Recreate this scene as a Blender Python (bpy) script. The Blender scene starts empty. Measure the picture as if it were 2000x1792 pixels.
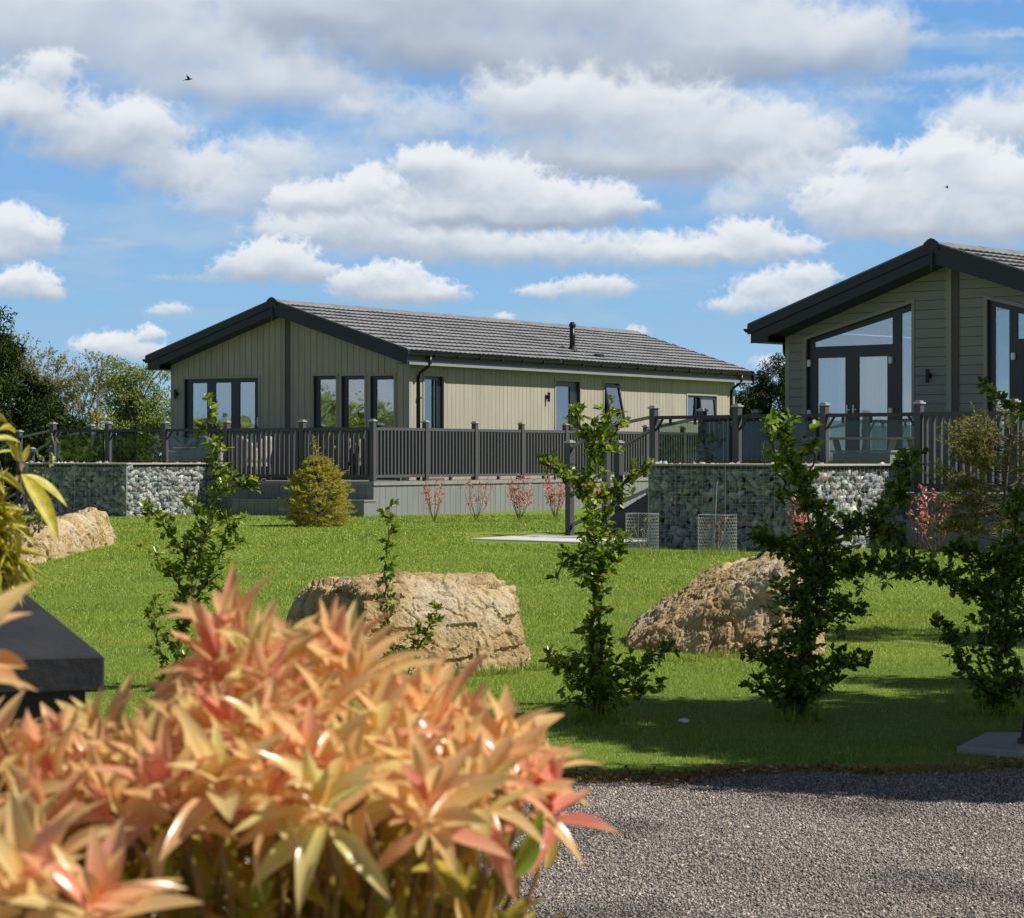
import bpy, bmesh, math, random
import numpy as np
from mathutils import Vector, Matrix, noise as mnoise
random.seed(7); RNG = np.random.default_rng(11)
R = math.radians
scene = bpy.context.scene
COL = scene.collection
F = 4800.0; HX, HY = 1000.0, 888.0       # focal length and horizon of the 2000 px wide photograph

def P(px, py, Y):
    return Vector(((px - HX) / F * Y, Y, (HY - py) / F * Y))
def sstep(a, b, x):
    t = max(0.0, min(1.0, (x - a) / (b - a))); return t * t * (3 - 2 * t)
def gz(x, y):
    return -1.6 + .26 * sstep(12.5, 37, y) + .10 * sstep(37, 50, y)
def np_gz(x, y):
    def s(a, b, v):
        t = np.clip((v - a) / (b - a), 0, 1); return t * t * (3 - 2 * t)
    return -1.6 + .26 * s(12.5, 37, y) + .10 * s(37, 50, y)

# ------------------------------------------------------------------ materials
def lin(c):
    return tuple(((v / 255) / 12.92 if v / 255 <= .04045 else (((v / 255) + .055) / 1.055) ** 2.4) for v in c)
class NT:
    def __init__(s, tree): s.t = tree; s.n = tree.nodes; s.l = tree.links
    def node(s, typ, **kw):
        n = s.n.new(typ)
        for k, v in kw.items(): setattr(n, k, v)
        return n
    def put(s, n, key, v):
        if v is None: return
        if hasattr(v, 'is_output'): s.l.new(v, n.inputs[key])
        else: n.inputs[key].default_value = v
    def math(s, op, a, b=None, c=None, clamp=False):
        n = s.node('ShaderNodeMath', operation=op, use_clamp=clamp)
        s.put(n, 0, a); s.put(n, 1, b); s.put(n, 2, c); return n.outputs[0]
    def vmath(s, op, a, b=None):
        n = s.node('ShaderNodeVectorMath', operation=op)
        s.put(n, 0, a); s.put(n, 1, b)
        return n.outputs['Value'] if op in ('LENGTH', 'DOT_PRODUCT') else n.outputs[0]
    def noise(s, vec, scale, detail=4, rough=.55, dist=0.0):
        n = s.node('ShaderNodeTexNoise'); s.put(n, 'Vector', vec); s.put(n, 'Scale', scale)
        s.put(n, 'Detail', detail); s.put(n, 'Roughness', rough); s.put(n, 'Distortion', dist)
        return n.outputs[0], n.outputs[1]
    def ramp(s, fac, stops, interp='LINEAR'):
        n = s.node('ShaderNodeValToRGB'); n.color_ramp.interpolation = interp
        e = n.color_ramp.elements
        while len(e) > 1: e.remove(e[-1])
        e[0].position = stops[0][0]; e[0].color = (*stops[0][1], 1)
        for p, c in stops[1:]:
            k = e.new(p); k.color = (*c, 1)
        s.put(n, 0, fac); return n.outputs[0]
    def mix(s, fac, a, b, blend='MIX'):
        n = s.node('ShaderNodeMix', data_type='RGBA', blend_type=blend)
        s.put(n, 0, fac)
        for k, v in ((6, a), (7, b)):
            if isinstance(v, tuple) and len(v) == 3: v = (*v, 1)
            s.put(n, k, v)
        return n.outputs[2]
    def maprange(s, v, a, b, c, d, smooth=False):
        n = s.node('ShaderNodeMapRange')
        if smooth: n.interpolation_type = 'SMOOTHSTEP'
        s.put(n, 0, v)
        for i, q in enumerate((a, b, c, d)): n.inputs[i + 1].default_value = q
        return n.outputs[0]
    def bump(s, h, strength, dist, normal=None):
        n = s.node('ShaderNodeBump'); s.put(n, 'Height', h); s.put(n, 'Strength', strength); s.put(n, 'Distance', dist)
        if normal is not None: s.put(n, 'Normal', normal)
        return n.outputs[0]

MATS = {}
def new_mat(name):
    m = bpy.data.materials.new(name); m.use_nodes = True
    nt = NT(m.node_tree); b = m.node_tree.nodes['Principled BSDF']
    MATS[name] = m
    return m, nt, b
def rough_mat(name, c, rough=.6, var=.15, nscale=3.0, bump=.0, bscale=40, spec=.4, metal=0.0, stretch=None, c2=None):
    m, nt, b = new_mat(name)
    tc = nt.node('ShaderNodeTexCoord').outputs['Object']
    if stretch:
        mp = nt.node('ShaderNodeMapping'); mp.inputs['Scale'].default_value = stretch
        nt.l.new(tc, mp.inputs[0]); tc = mp.outputs[0]
    f, _ = nt.noise(tc, nscale, 5, .6)
    c2 = c2 or tuple(v * (1 - var) for v in c)
    c1 = tuple(min(1, v * (1 + var)) for v in c)
    nt.put(b, 'Base Color', nt.ramp(f, [(.3, c2), (.7, c1)]))
    b.inputs['Roughness'].default_value = rough; b.inputs['Specular IOR Level'].default_value = spec
    b.inputs['Metallic'].default_value = metal
    if bump:
        h, _ = nt.noise(tc, bscale, 6, .65)
        nt.put(b, 'Normal', nt.bump(h, bump, .01))
    return m
def leaf_mat(name, stops, rough=.4, trans=.3, spec=.5, vein=None, tip=None, ucol=None, big=None):
    """leafc attribute: r random per leaf, g along, b across"""
    m, nt, b = new_mat(name)
    at = nt.node('ShaderNodeAttribute', attribute_name='leafc')
    sp = nt.node('ShaderNodeSeparateColor'); nt.l.new(at.outputs['Color'], sp.inputs[0])
    c = nt.ramp(sp.outputs[0], stops)
    if ucol: c = nt.mix(nt.maprange(sp.outputs[1], ucol[0], ucol[1], 0, ucol[3]), c, ucol[2])
    if vein: c = nt.mix(nt.maprange(sp.outputs[2], 0.0, vein[0], vein[2], 0), c, vein[1])
    if tip: c = nt.mix(nt.maprange(sp.outputs[2], tip[0], 1.0, 0, tip[2]), c, tip[1])
    if big:
        tc = nt.node('ShaderNodeTexCoord').outputs['Object']
        f, _ = nt.noise(tc, big[0], 3, .6)
        c = nt.mix(nt.maprange(f, .4, .6, 0, big[2]), c, big[1])
    nt.put(b, 'Base Color', c); b.inputs['Roughness'].default_value = rough; b.inputs['Specular IOR Level'].default_value = spec
    if trans:
        tr = nt.node('ShaderNodeBsdfTranslucent'); nt.l.new(c, tr.inputs[0])
        mx = nt.node('ShaderNodeMixShader'); mx.inputs[0].default_value = trans
        nt.l.new(b.outputs[0], mx.inputs[1]); nt.l.new(tr.outputs[0], mx.inputs[2])
        nt.l.new(mx.outputs[0], m.node_tree.nodes['Material Output'].inputs[0])
    return m

# ------------------------------------------------------------------ objects
def tag(o, label=None, cat=None, group=None, kind=None):
    if label: o['label'] = label
    if cat: o['category'] = cat
    if group: o['group'] = group
    if kind: o['kind'] = kind
    return o
def thing(name, label, cat, loc=(0, 0, 0), rotz=0.0, group=None):
    o = bpy.data.objects.new(name, None); COL.objects.link(o)
    o.empty_display_size = .2
    o.location = loc; o.rotation_euler = (0, 0, rotz)
    return tag(o, label, cat, group)
def copy_tree(o, parent=None):
    c = o.copy(); COL.objects.link(c); c.parent = parent
    for ch in o.children: copy_tree(ch, c)
    return c
def link(name, me, mat, parent=None, smooth=False):
    if mat is not None: me.materials.append(MATS[mat] if isinstance(mat, str) else mat)
    if smooth: me.polygons.foreach_set('use_smooth', [True] * len(me.polygons))
    o = bpy.data.objects.new(name, me); COL.objects.link(o)
    if parent is not None: o.parent = parent
    return o

def clip(poly, p, n):
    out = []
    for i in range(len(poly)):
        a, b = poly[i], poly[(i + 1) % len(poly)]
        da = (a[0] - p[0]) * n[0] + (a[1] - p[1]) * n[1]; db = (b[0] - p[0]) * n[0] + (b[1] - p[1]) * n[1]
        if da <= 0: out.append(a)
        if (da < 0 < db) or (db < 0 < da):
            t = da / (da - db); out.append((a[0] + t * (b[0] - a[0]), a[1] + t * (b[1] - a[1])))
    return out
def area(poly):
    return .5 * sum(poly[i][0] * poly[(i + 1) % len(poly)][1] - poly[(i + 1) % len(poly)][0] * poly[i][1] for i in range(len(poly)))
def ccw(poly): return poly if area(poly) > 0 else poly[::-1]
def inter(poly, conv):
    conv = ccw(conv)
    for i in range(len(conv)):
        p, q = conv[i], conv[(i + 1) % len(conv)]
        poly = clip(poly, p, (q[1] - p[1], -(q[0] - p[0])))
        if len(poly) < 3: return []
    return poly
def subtract(poly, hole):
    hole = ccw(hole); pieces = []; rest = poly
    for i in range(len(hole)):
        p, q = hole[i], hole[(i + 1) % len(hole)]
        n = (q[1] - p[1], -(q[0] - p[0]))
        out = clip(rest, p, (-n[0], -n[1]))
        if len(out) > 2 and abs(area(out)) > 1e-5: pieces.append(out)
        rest = clip(rest, p, n)
        if len(rest) < 3: break
    return pieces
def subtract_all(polys, holes):
    for h in holes:
        nx = []
        for p in polys: nx += subtract(p, h)
        polys = nx
    return polys
def rect(a0, a1, z0, z1): return [(a0, z0), (a1, z0), (a1, z1), (a0, z1)]

class MB:
    def __init__(s): s.v = []; s.f = []
    def add(s, v, f):
        k = len(s.v); s.v += [tuple(p) for p in v]; s.f += [tuple(i + k for i in q) for q in f]
    def box(s, x0, x1, y0, y1, z0, z1):
        s.add([(x0, y0, z0), (x1, y0, z0), (x1, y1, z0), (x0, y1, z0), (x0, y0, z1), (x1, y0, z1), (x1, y1, z1), (x0, y1, z1)],
              [(0, 3, 2, 1), (4, 5, 6, 7), (0, 1, 5, 4), (1, 2, 6, 5), (2, 3, 7, 6), (3, 0, 4, 7)])
        return s
    def prism(s, poly, d0, d1, mp):
        n = len(poly)
        s.add([mp(x, y, d0) for x, y in poly] + [mp(x, y, d1) for x, y in poly],
              [tuple(range(n)), tuple(range(2 * n - 1, n - 1, -1))] + [(i, (i + 1) % n, n + (i + 1) % n, n + i) for i in range(n)])
        return s
    def bar(s, p, q, w, h, up=Vector((0, 0, 1))):
        p = Vector(p); q = Vector(q); d = (q - p).normalized()
        if abs(d.dot(up)) > .99: up = Vector((0, 1, 0))
        r = d.cross(up).normalized() * w / 2; u = r.cross(d).normalized() * h / 2
        s.add([p - r - u, p + r - u, p + r + u, p - r + u, q - r - u, q + r - u, q + r + u, q - r + u],
              [(0, 3, 2, 1), (4, 5, 6, 7), (0, 1, 5, 4), (1, 2, 6, 5), (2, 3, 7, 6), (3, 0, 4, 7)])
        return s
    def tube(s, pts, rad, n=6):
        pts = [Vector(p) for p in pts]
        if not hasattr(rad, '__len__'): rad = [rad] * len(pts)
        k = len(s.v); up = Vector((0, 0, 1))
        for i, p in enumerate(pts):
            d = (pts[min(i + 1, len(pts) - 1)] - pts[max(i - 1, 0)])
            if d.length < 1e-9: d = Vector((0, 0, 1))
            d.normalize(); ref = Vector((1, 0, 0)) if abs(d.z) > .9 else up
            r = d.cross(ref).normalized(); u = r.cross(d)
            for j in range(n):
                a = 2 * math.pi * j / n; s.v.append(tuple(p + (r * math.cos(a) + u * math.sin(a)) * rad[i]))
        for i in range(len(pts) - 1):
            for j in range(n):
                s.f.append((k + i * n + j, k + i * n + (j + 1) % n, k + (i + 1) * n + (j + 1) % n, k + (i + 1) * n + j))
        s.f.append(tuple(k + j for j in range(n))[::-1]); e = k + (len(pts) - 1) * n
        s.f.append(tuple(e + j for j in range(n)))
        return s
    def build(s, name, mat, parent=None, smooth=False, bevel=0):
        me = bpy.data.meshes.new(name); me.from_pydata(s.v, [], s.f)
        bm = bmesh.new(); bm.from_mesh(me); bmesh.ops.recalc_face_normals(bm, faces=bm.faces)
        if bevel: bmesh.ops.bevel(bm, geom=list(bm.edges), offset=bevel, segments=1, affect='EDGES')
        bm.to_mesh(me); bm.free()
        return link(name, me, mat, parent, smooth)

def np_mesh(name, V, Fc, attr=None):
    V = np.ascontiguousarray(V, dtype=np.float32); Fc = np.ascontiguousarray(Fc, dtype=np.int32)
    me = bpy.data.meshes.new(name); k = Fc.shape[1]
    me.vertices.add(len(V)); me.vertices.foreach_set('co', V.ravel())
    me.loops.add(Fc.size); me.loops.foreach_set('vertex_index', Fc.ravel())
    me.polygons.add(len(Fc)); me.polygons.foreach_set('loop_start', np.arange(0, Fc.size, k, dtype=np.int32))
    me.update(calc_edges=True)
    if attr is not None:
        a = me.color_attributes.new(name='leafc', type='FLOAT_COLOR', domain='POINT')
        c = np.ones((len(V), 4), dtype=np.float32); c[:, :3] = attr
        a.data.foreach_set('color', c.ravel())
    return me
def norm(a): return a / np.maximum(np.linalg.norm(a, axis=-1, keepdims=True), 1e-9)
def scatter(tv, tf, pos, axis, up, L, W, H=None, rnd=None):
    """template x along axis, y across, z normal"""
    pos = np.asarray(pos, float); n = len(pos)
    ax = norm(np.asarray(axis, float)); up = np.asarray(up, float)
    yy = norm(np.cross(up, ax)); zz = np.cross(ax, yy)
    L = np.broadcast_to(L, (n,)); W = np.broadcast_to(W, (n,)); H = L if H is None else np.broadcast_to(H, (n,))
    V = (pos[:, None, :] + tv[None, :, 0:1] * (ax * L[:, None])[:, None, :] + tv[None, :, 1:2] * (yy * W[:, None])[:, None, :]
         + tv[None, :, 2:3] * (zz * H[:, None])[:, None, :])
    Fc = (tf[None] + (np.arange(n) * len(tv))[:, None, None]).reshape(-1, tf.shape[1])
    if rnd is None: rnd = RNG.random(n)
    at = np.zeros((n, len(tv), 3)); at[:, :, 0] = np.asarray(rnd)[:, None]
    at[:, :, 1] = np.clip(tv[:, 0], 0, 1); at[:, :, 2] = np.clip(np.abs(tv[:, 1]) * 2, 0, 1)
    return V.reshape(-1, 3), Fc, at.reshape(-1, 3)
def merge(parts):
    V = []; Fc = []; A = []; k = 0
    for v, f, a in parts:
        V.append(v); Fc.append(f + k); A.append(a); k += len(v)
    return np.concatenate(V), np.concatenate(Fc), np.concatenate(A)
# leaf templates
LEAF4 = (np.array([[0, 0, 0], [.45, -.5, .10], [1, 0, -.05], [.45, .5, .10]], float), np.array([[0, 1, 2], [0, 2, 3]]))
LEAF6 = (np.array([[0, 0, 0], [.28, -.42, .09], [.72, -.42, .08], [1, 0, -.04], [.72, .42, .08], [.28, .42, .09]], float), np.array([[0, 1, 2, 3], [0, 3, 4, 5]]))
def leaf_template(n=7, curl=-.25, fold=.16, tipw=1.0):
    v = []; f = []
    for i in range(n + 1):
        t = i / n; w = .5 * (math.sin(math.pi * min(1, t ** .85)) ** .85) if 0 < t < 1 else 0.0
        w = max(w, .03 if t == 0 else .004)
        z = curl * t * t
        v += [(t, -w, z + fold * w * 1.2), (t, 0, z), (t, w, z + fold * w * 1.2)]
    for i in range(n):
        a = i * 3
        f += [(a, a + 3, a + 4, a + 1), (a + 1, a + 4, a + 5, a + 2)]
    return np.array(v, float), np.array(f)
def rand_dirs(n, up=0.0):
    d = norm(RNG.normal(size=(n, 3))); d[:, 2] += up; return norm(d)

# ------------------------------------------------------------------ material library
rough_mat('sage_board', (.35, .328, .266), .75, .12, 5, .25, 60, .25, stretch=(1, 1, .15))
rough_mat('sage_board_h', (.25, .247, .222), .75, .07, 6, .25, 60, .25, stretch=(.15, .15, 1))
rough_mat('sage_trim', (.29, .285, .24), .65, .05, 3)
rough_mat('groove_shade_sage', (.085, .085, .072), .7, .08)  # cladding sage darkened to paint the groove's shade
rough_mat('dark_backing', (.05, .05, .042), .9, .05)
rough_mat('anthracite', (.020, .024, .036), .45, .08, 4, spec=.35)
rough_mat('frame_dark', (.016, .020, .028), .38, .05, spec=.5)
rough_mat('black_plastic', (.008, .008, .009), .4, .05)
rough_mat('grey_trim', (.22, .235, .25), .5, .06)
rough_mat('tile', (.225, .226, .238), .8, .18, 1.6, .5, 70, .3, c2=(.165, .166, .178))
rough_mat('ridge_tile', (.175, .175, .185), .8, .15, 2, .5, 60)
rough_mat('composite', (.074, .075, .085), .62, .09, 5, .3, 50, .35, stretch=(1, 1, .2))
rough_mat('post_cap', (.33, .32, .32), .5, .08, 5)
rough_mat('composite_dark', (.04, .042, .05), .55, .08, 5, .3, 50, .35)
rough_mat('skirt', (.20, .21, .21), .7, .12, 5, .3, 50, .3, stretch=(1, 1, .12))
rough_mat('deck_board', (.24, .235, .235), .7, .12, 4, .3, 50, .3)
rough_mat('interior', (.12, .11, .10), .9, .1)
rough_mat('interior_floor', (.07, .05, .035), .6, .1)
rough_mat('curtain', (.74, .80, .81), .95, .05, 6, spec=.1)
rough_mat('white_metal', (.75, .75, .76), .35, .05)
rough_mat('concrete', (.55, .54, .52), .85, .12, 2.5, .4, 60)
rough_mat('slab', (.33, .325, .30), .85, .15, 3, .4, 50)
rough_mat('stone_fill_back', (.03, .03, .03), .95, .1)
rough_mat('wire', (.36, .38, .38), .5, .1, metal=.3)
rough_mat('wire_fine', (.32, .34, .34), .45, .1, metal=.3)
rough_mat('coping', (.34, .32, .29), .7, .1, 3)
rough_mat('lid_slate', (.030, .031, .034), .75, .25, 5, .35, 40, .12, stretch=(1, .2, 1))
rough_mat('rattan', (.42, .38, .33), .7, .18, 60, .8, 90)
rough_mat('table_wood', (.48, .45, .37), .7, .15, 4, .3, 40, stretch=(.2, 1, 1))
rough_mat('bark', (.11, .085, .06), .85, .25, 12, .6, 50)
rough_mat('bark_grey', (.21, .19, .16), .85, .25, 12, .6, 50)
rough_mat('twig', (.10, .075, .045), .8, .2, 12)
rough_mat('cane', (.45, .36, .22), .7, .1)
rough_mat('bird_feather', (.03, .03, .035), .7, .2)
rough_mat('white_stone', (.75, .75, .76), .6, .05)
rough_mat('cushion', (.25, .22, .20), .9, .1)
def glass_mat(name, refl, tint, fk=1.6, bmp=.12):
    m, nt, b = new_mat(name)
    gl = nt.node('ShaderNodeBsdfGlossy'); gl.inputs['Roughness'].default_value = .015; gl.inputs[0].default_value = (.95, .97, 1, 1)
    tr = nt.node('ShaderNodeBsdfTransparent'); tr.inputs[0].default_value = (*tint, 1)
    fr = nt.node('ShaderNodeFresnel'); fr.inputs[0].default_value = 1.5
    tc = nt.node('ShaderNodeTexCoord').outputs['Object']
    h, _ = nt.noise(tc, 1.3, 2, .5)
    nt.put(gl, 'Normal', nt.bump(h, bmp, .02))
    f = nt.math('ADD', nt.math('MULTIPLY', fr.outputs[0], fk), refl, clamp=True)
    mx = nt.node('ShaderNodeMixShader'); nt.l.new(f, mx.inputs[0])
    nt.l.new(tr.outputs[0], mx.inputs[1]); nt.l.new(gl.outputs[0], mx.inputs[2])
    nt.l.new(mx.outputs[0], m.node_tree.nodes['Material Output'].inputs[0])
glass_mat('glass', .24, (.80, .86, .86)); glass_mat('rail_glass', .0, (.62, .70, .68), .45, 0)
# gabion stones: random grey, green and pinkish slate
m, nt, b = new_mat('gabion_stone')
at = nt.node('ShaderNodeAttribute', attribute_name='leafc'); sp = nt.node('ShaderNodeSeparateColor'); nt.l.new(at.outputs['Color'], sp.inputs[0])
c = nt.ramp(sp.outputs[0], [(0, (.17, .19, .20)), (.25, (.27, .30, .30)), (.5, (.38, .40, .39)), (.72, (.50, .48, .45)), (.86, (.44, .35, .32)), (.94, (.62, .62, .60))], 'CONSTANT')
tc = nt.node('ShaderNodeTexCoord').outputs['Object']; h, _ = nt.noise(tc, 9, 6, .65)
nt.put(b, 'Base Color', nt.mix(nt.maprange(h, .3, .7, .5, 0), c, (.20, .21, .21))); b.inputs['Roughness'].default_value = .75
nt.put(b, 'Normal', nt.bump(h, .5, .03))
# limestone boulders
m, nt, b = new_mat('limestone')
tc = nt.node('ShaderNodeTexCoord').outputs['Object']
f1, _ = nt.noise(tc, 2.6, 7, .66, .5); f2, _ = nt.noise(tc, 11, 8, .72, .2); f3, _ = nt.noise(tc, 1.1, 4, .6)
c = nt.ramp(f1, [(.30, (.27, .18, .09)), (.45, (.46, .325, .165)), (.58, (.56, .42, .235)), (.75, (.64, .53, .36))])
c = nt.mix(nt.maprange(f2, .50, .68, 0, .55), c, (.20, .165, .12))
c = nt.mix(nt.maprange(f3, .52, .66, 0, .5), c, (.62, .57, .48))
nt.put(b, 'Base Color', c); b.inputs['Roughness'].default_value = .9; b.inputs['Specular IOR Level'].default_value = .2
nt.put(b, 'Normal', nt.bump(f2, .9, .05, nt.bump(f1, .6, .08)))
# lawn ground, gravel ground, far ground
m, nt, b = new_mat('lawn_ground')
tc = nt.node('ShaderNodeTexCoord').outputs['Object']
f1, _ = nt.noise(tc, .55, 5, .6); f2, _ = nt.noise(tc, 22, 6, .75); f3, _ = nt.noise(tc, 90, 3, .7)
c = nt.ramp(f1, [(.35, (.15, .25, .028)), (.5, (.205, .31, .036)), (.68, (.285, .35, .05))])
c = nt.mix(nt.maprange(f2, .45, .7, 0, .5), c, (.06, .105, .018)); c = nt.mix(nt.maprange(f3, .5, .8, 0, .45), c, (.22, .25, .06))
nt.put(b, 'Base Color', c); b.inputs['Roughness'].default_value = .8; b.inputs['Specular IOR Level'].default_value = .2
nt.put(b, 'Normal', nt.bump(f3, .8, .02, nt.bump(f2, .8, .04)))
m, nt, b = new_mat('gravel_ground')
tc = nt.node('ShaderNodeTexCoord').outputs['Object']
vo = nt.node('ShaderNodeTexVoronoi'); nt.l.new(tc, vo.inputs[0]); vo.inputs['Scale'].default_value = 110
f1, _ = nt.noise(tc, 1.2, 5, .6)
c = nt.mix(.45, nt.ramp(vo.outputs['Color'], [(0, (.06, .055, .05)), (.5, (.18, .16, .14)), (1, (.42, .36, .31))]), nt.ramp(f1, [(.3, (.14, .12, .11)), (.7, (.24, .21, .19))]), 'MIX')
nt.put(b, 'Base Color', c); b.inputs['Roughness'].default_value = .9
nt.put(b, 'Normal', nt.bump(vo.outputs[0], .8, .01))
m, nt, b = new_mat('gravel_stone')
at = nt.node('ShaderNodeAttribute', attribute_name='leafc'); sp = nt.node('ShaderNodeSeparateColor'); nt.l.new(at.outputs['Color'], sp.inputs[0])
nt.put(b, 'Base Color', nt.ramp(sp.outputs[0], [(0, (.05, .042, .038)), (.2, (.13, .112, .104)), (.45, (.26, .225, .205)), (.7, (.42, .36, .325)), (.9, (.62, .53, .44)), (1, (.85, .81, .76))]))
b.inputs['Roughness'].default_value = .75
m, nt, b = new_mat('dark_soil')
tc = nt.node('ShaderNodeTexCoord').outputs['Object']; f1, _ = nt.noise(tc, 14, 6, .7)
nt.put(b, 'Base Color', nt.ramp(f1, [(.35, (.03, .022, .015)), (.55, (.10, .06, .03)), (.72, (.24, .14, .06))])); b.inputs['Roughness'].default_value = .95
nt.put(b, 'Normal', nt.bump(f1, .8, .03))

G1 = [(0, (.055, .105, .012)), (.5, (.105, .17, .022)), (1, (.19, .235, .04))]
m, nt, b = new_mat('grass_blade')
at = nt.node('ShaderNodeAttribute', attribute_name='leafc'); sp = nt.node('ShaderNodeSeparateColor'); nt.l.new(at.outputs['Color'], sp.inputs[0])
tc = nt.node('ShaderNodeTexCoord').outputs['Object']; f, _ = nt.noise(tc, .7, 4, .6)
c = nt.ramp(sp.outputs[0], [(0, (.12, .245, .022)), (.5, (.23, .37, .036)), (.85, (.38, .47, .075)), (1, (.74, .74, .30))])
c = nt.mix(nt.maprange(f, .42, .62, 0, .55), c, (.42, .45, .06))
mpx = nt.node('ShaderNodeMapping'); mpx.inputs['Scale'].default_value = (.35, 1.6, 1); nt.l.new(tc, mpx.inputs[0])
f2_, _ = nt.noise(mpx.outputs[0], 1.5, 6, .65)
c = nt.mix(nt.maprange(f2_, .50, .64, 0, .5), c, (.12, .25, .03))
c = nt.mix(sp.outputs[1], c, (.30, .18, .07))
nt.put(b, 'Base Color', c); b.inputs['Roughness'].default_value = .5; b.inputs['Specular IOR Level'].default_value = .3
tr = nt.node('ShaderNodeBsdfTranslucent'); nt.l.new(c, tr.inputs[0]); mx = nt.node('ShaderNodeMixShader'); mx.inputs[0].default_value = .3
nt.l.new(b.outputs[0], mx.inputs[1]); nt.l.new(tr.outputs[0], mx.inputs[2]); nt.l.new(mx.outputs[0], m.node_tree.nodes['Material Output'].inputs[0])

leaf_mat('leaf_evergreen', [(0, (.05, .10, .010)), (.3, (.12, .20, .02)), (.65, (.26, .35, .035)), (1, (.48, .50, .07))], .30, .45, .6)
leaf_mat('leaf_evergreen_shaded', [(0, (.045, .09, .010)), (.5, (.125, .215, .02)), (1, (.32, .42, .05))], .32, .38, .5)  # same foliage, colour darkened for the shrubs standing in shade
leaf_mat('leaf_young', [(0, (.10, .19, .015)), (.5, (.20, .33, .03)), (1, (.36, .44, .06))], .4, .45)
leaf_mat('leaf_red', [(0, (.55, .07, .10)), (.5, (.80, .20, .21)), (.8, (.76, .38, .28)), (1, (.5, .42, .18))], .4, .4)
leaf_mat('leaf_conifer_dark', [(0, (.014, .030, .008)), (.5, (.035, .065, .014)), (1, (.09, .125, .028))], .7, .12, .12)
leaf_mat('leaf_golden_spruce', [(0, (.12, .15, .02)), (.35, (.36, .33, .035)), (.7, (.66, .55, .07)), (1, (.78, .66, .17))], .55, .25)
leaf_mat('leaf_buff_spruce', [(0, (.06, .085, .018)), (.4, (.15, .17, .035)), (.75, (.32, .29, .09)), (1, (.46, .38, .19))], .6, .25, .2)
leaf_mat('leaf_willow', [(0, (.12, .17, .03)), (.5, (.28, .36, .075)), (1, (.50, .55, .17))], .5, .4, .2)
leaf_mat('leaf_hedge', [(0, (.035, .06, .012)), (.5, (.09, .125, .022)), (1, (.19, .21, .04))], .5, .25, .2)
leaf_mat('leaf_yellow', [(0, (.35, .30, .02)), (.5, (.55, .46, .04)), (1, (.7, .62, .15))], .4, .35)
leaf_mat('leaf_bare', [(0, (.17, .19, .08)), (.5, (.30, .33, .13)), (1, (.46, .46, .24))], .6, .3)
leaf_mat('leaf_pieris', [(0, (.80, .26, .21)), (.18, (.90, .42, .27)), (.42, (.94, .59, .28)), (.68, (.94, .69, .31)), (.88, (.91, .75, .33)), (1, (.82, .75, .28))], .22, .52, .65,
         vein=(.13, (.80, .42, .22), .5), tip=(.72, (.78, .58, .22), .55), ucol=(.55, 1.0, (.76, .58, .24), .5))
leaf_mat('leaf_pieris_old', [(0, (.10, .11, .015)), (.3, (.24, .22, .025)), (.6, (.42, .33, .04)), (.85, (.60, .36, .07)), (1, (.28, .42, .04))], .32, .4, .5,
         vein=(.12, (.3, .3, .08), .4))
leaf_mat('leaf_litter', [(0, (.10, .05, .02)), (.4, (.26, .13, .05)), (.75, (.45, .24, .08)), (1, (.6, .42, .2))], .7, .1, .2)
leaf_mat('leaf_variegated', [(0, (.55, .48, .05)), (.5, (.66, .56, .06)), (1, (.74, .66, .16))], .45, .4, .4, big=(60, (.30, .30, .02), .55))
rough_mat('pieris_stem', (.24, .14, .05), .6, .3, 30)
# ------------------------------------------------------------------ frames of the two lodges
class Frame:
    def __init__(s, ox, oy, deg):
        s.o = (ox, oy); s.deg = deg; a = R(deg)
        s.G = (math.cos(a), -math.sin(a)); s.L = (math.sin(a), math.cos(a))
    def xy(s, a, b): return (s.o[0] + s.G[0] * a + s.L[0] * b, s.o[1] + s.G[1] * a + s.L[1] * b)
    def A(s, px, b):
        u = (px - HX) / F; x, y = s.xy(0, b); return (u * y - x) / (s.G[0] - u * s.G[1])
    def B(s, px, a):
        u = (px - HX) / F; x, y = s.xy(a, 0); return (u * y - x) / (s.L[0] - u * s.L[1])
    def Z(s, py, a, b): return (HY - py) / F * s.xy(a, b)[1]
FR1 = Frame(-8.314, 56.016, 32.0)
FR2 = Frame(3.979, 41.055, 43.0)
W = 7.2; HALF = 3.6

def tile_slope(name, side, ze, zr, Lb, parent):
    """waved interlocking tiles, each course a real step"""
    slen = math.hypot(HALF, zr - ze); n = 12; step = slen / n; nb = int(Lb / .04)
    bs = np.linspace(-.02, Lb + .02, nb)
    wav = .016 * np.abs(np.sin(bs * math.pi / .19)) + .004 * np.sin(bs * 2.1)
    cs, sn = HALF / slen, (zr - ze) / slen
    V = []; rows = 0
    for k in range(n):
        for t, off in ((k * step - .03, -.012), ((k + 1) * step + .015, .046), ((k + 1) * step + .015, .026), ((k + 1) * step - .03, .020)):
            jit = RNG.normal(0, .0016, nb)
            h = off + wav + jit
            x = HALF + side * (t * cs + h * sn); z = zr - t * sn + h * cs
            V.append(np.stack([x, bs, z], 1)); rows += 1
    V.append(np.stack([V[-1][:, 0] - side * .01, bs, V[-1][:, 2] - .05], 1)); rows += 1
    V = np.concatenate(V); i = np.arange(nb - 1)
    Fc = []
    for r in range(rows - 1):
        a = r * nb + i; q = np.stack([a, a + 1, a + 1 + nb, a + nb], 1)
        Fc.append(q if side < 0 else q[:, ::-1])
    return link(name, np_mesh(name, V, np.concatenate(Fc)), 'tile', parent)

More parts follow.
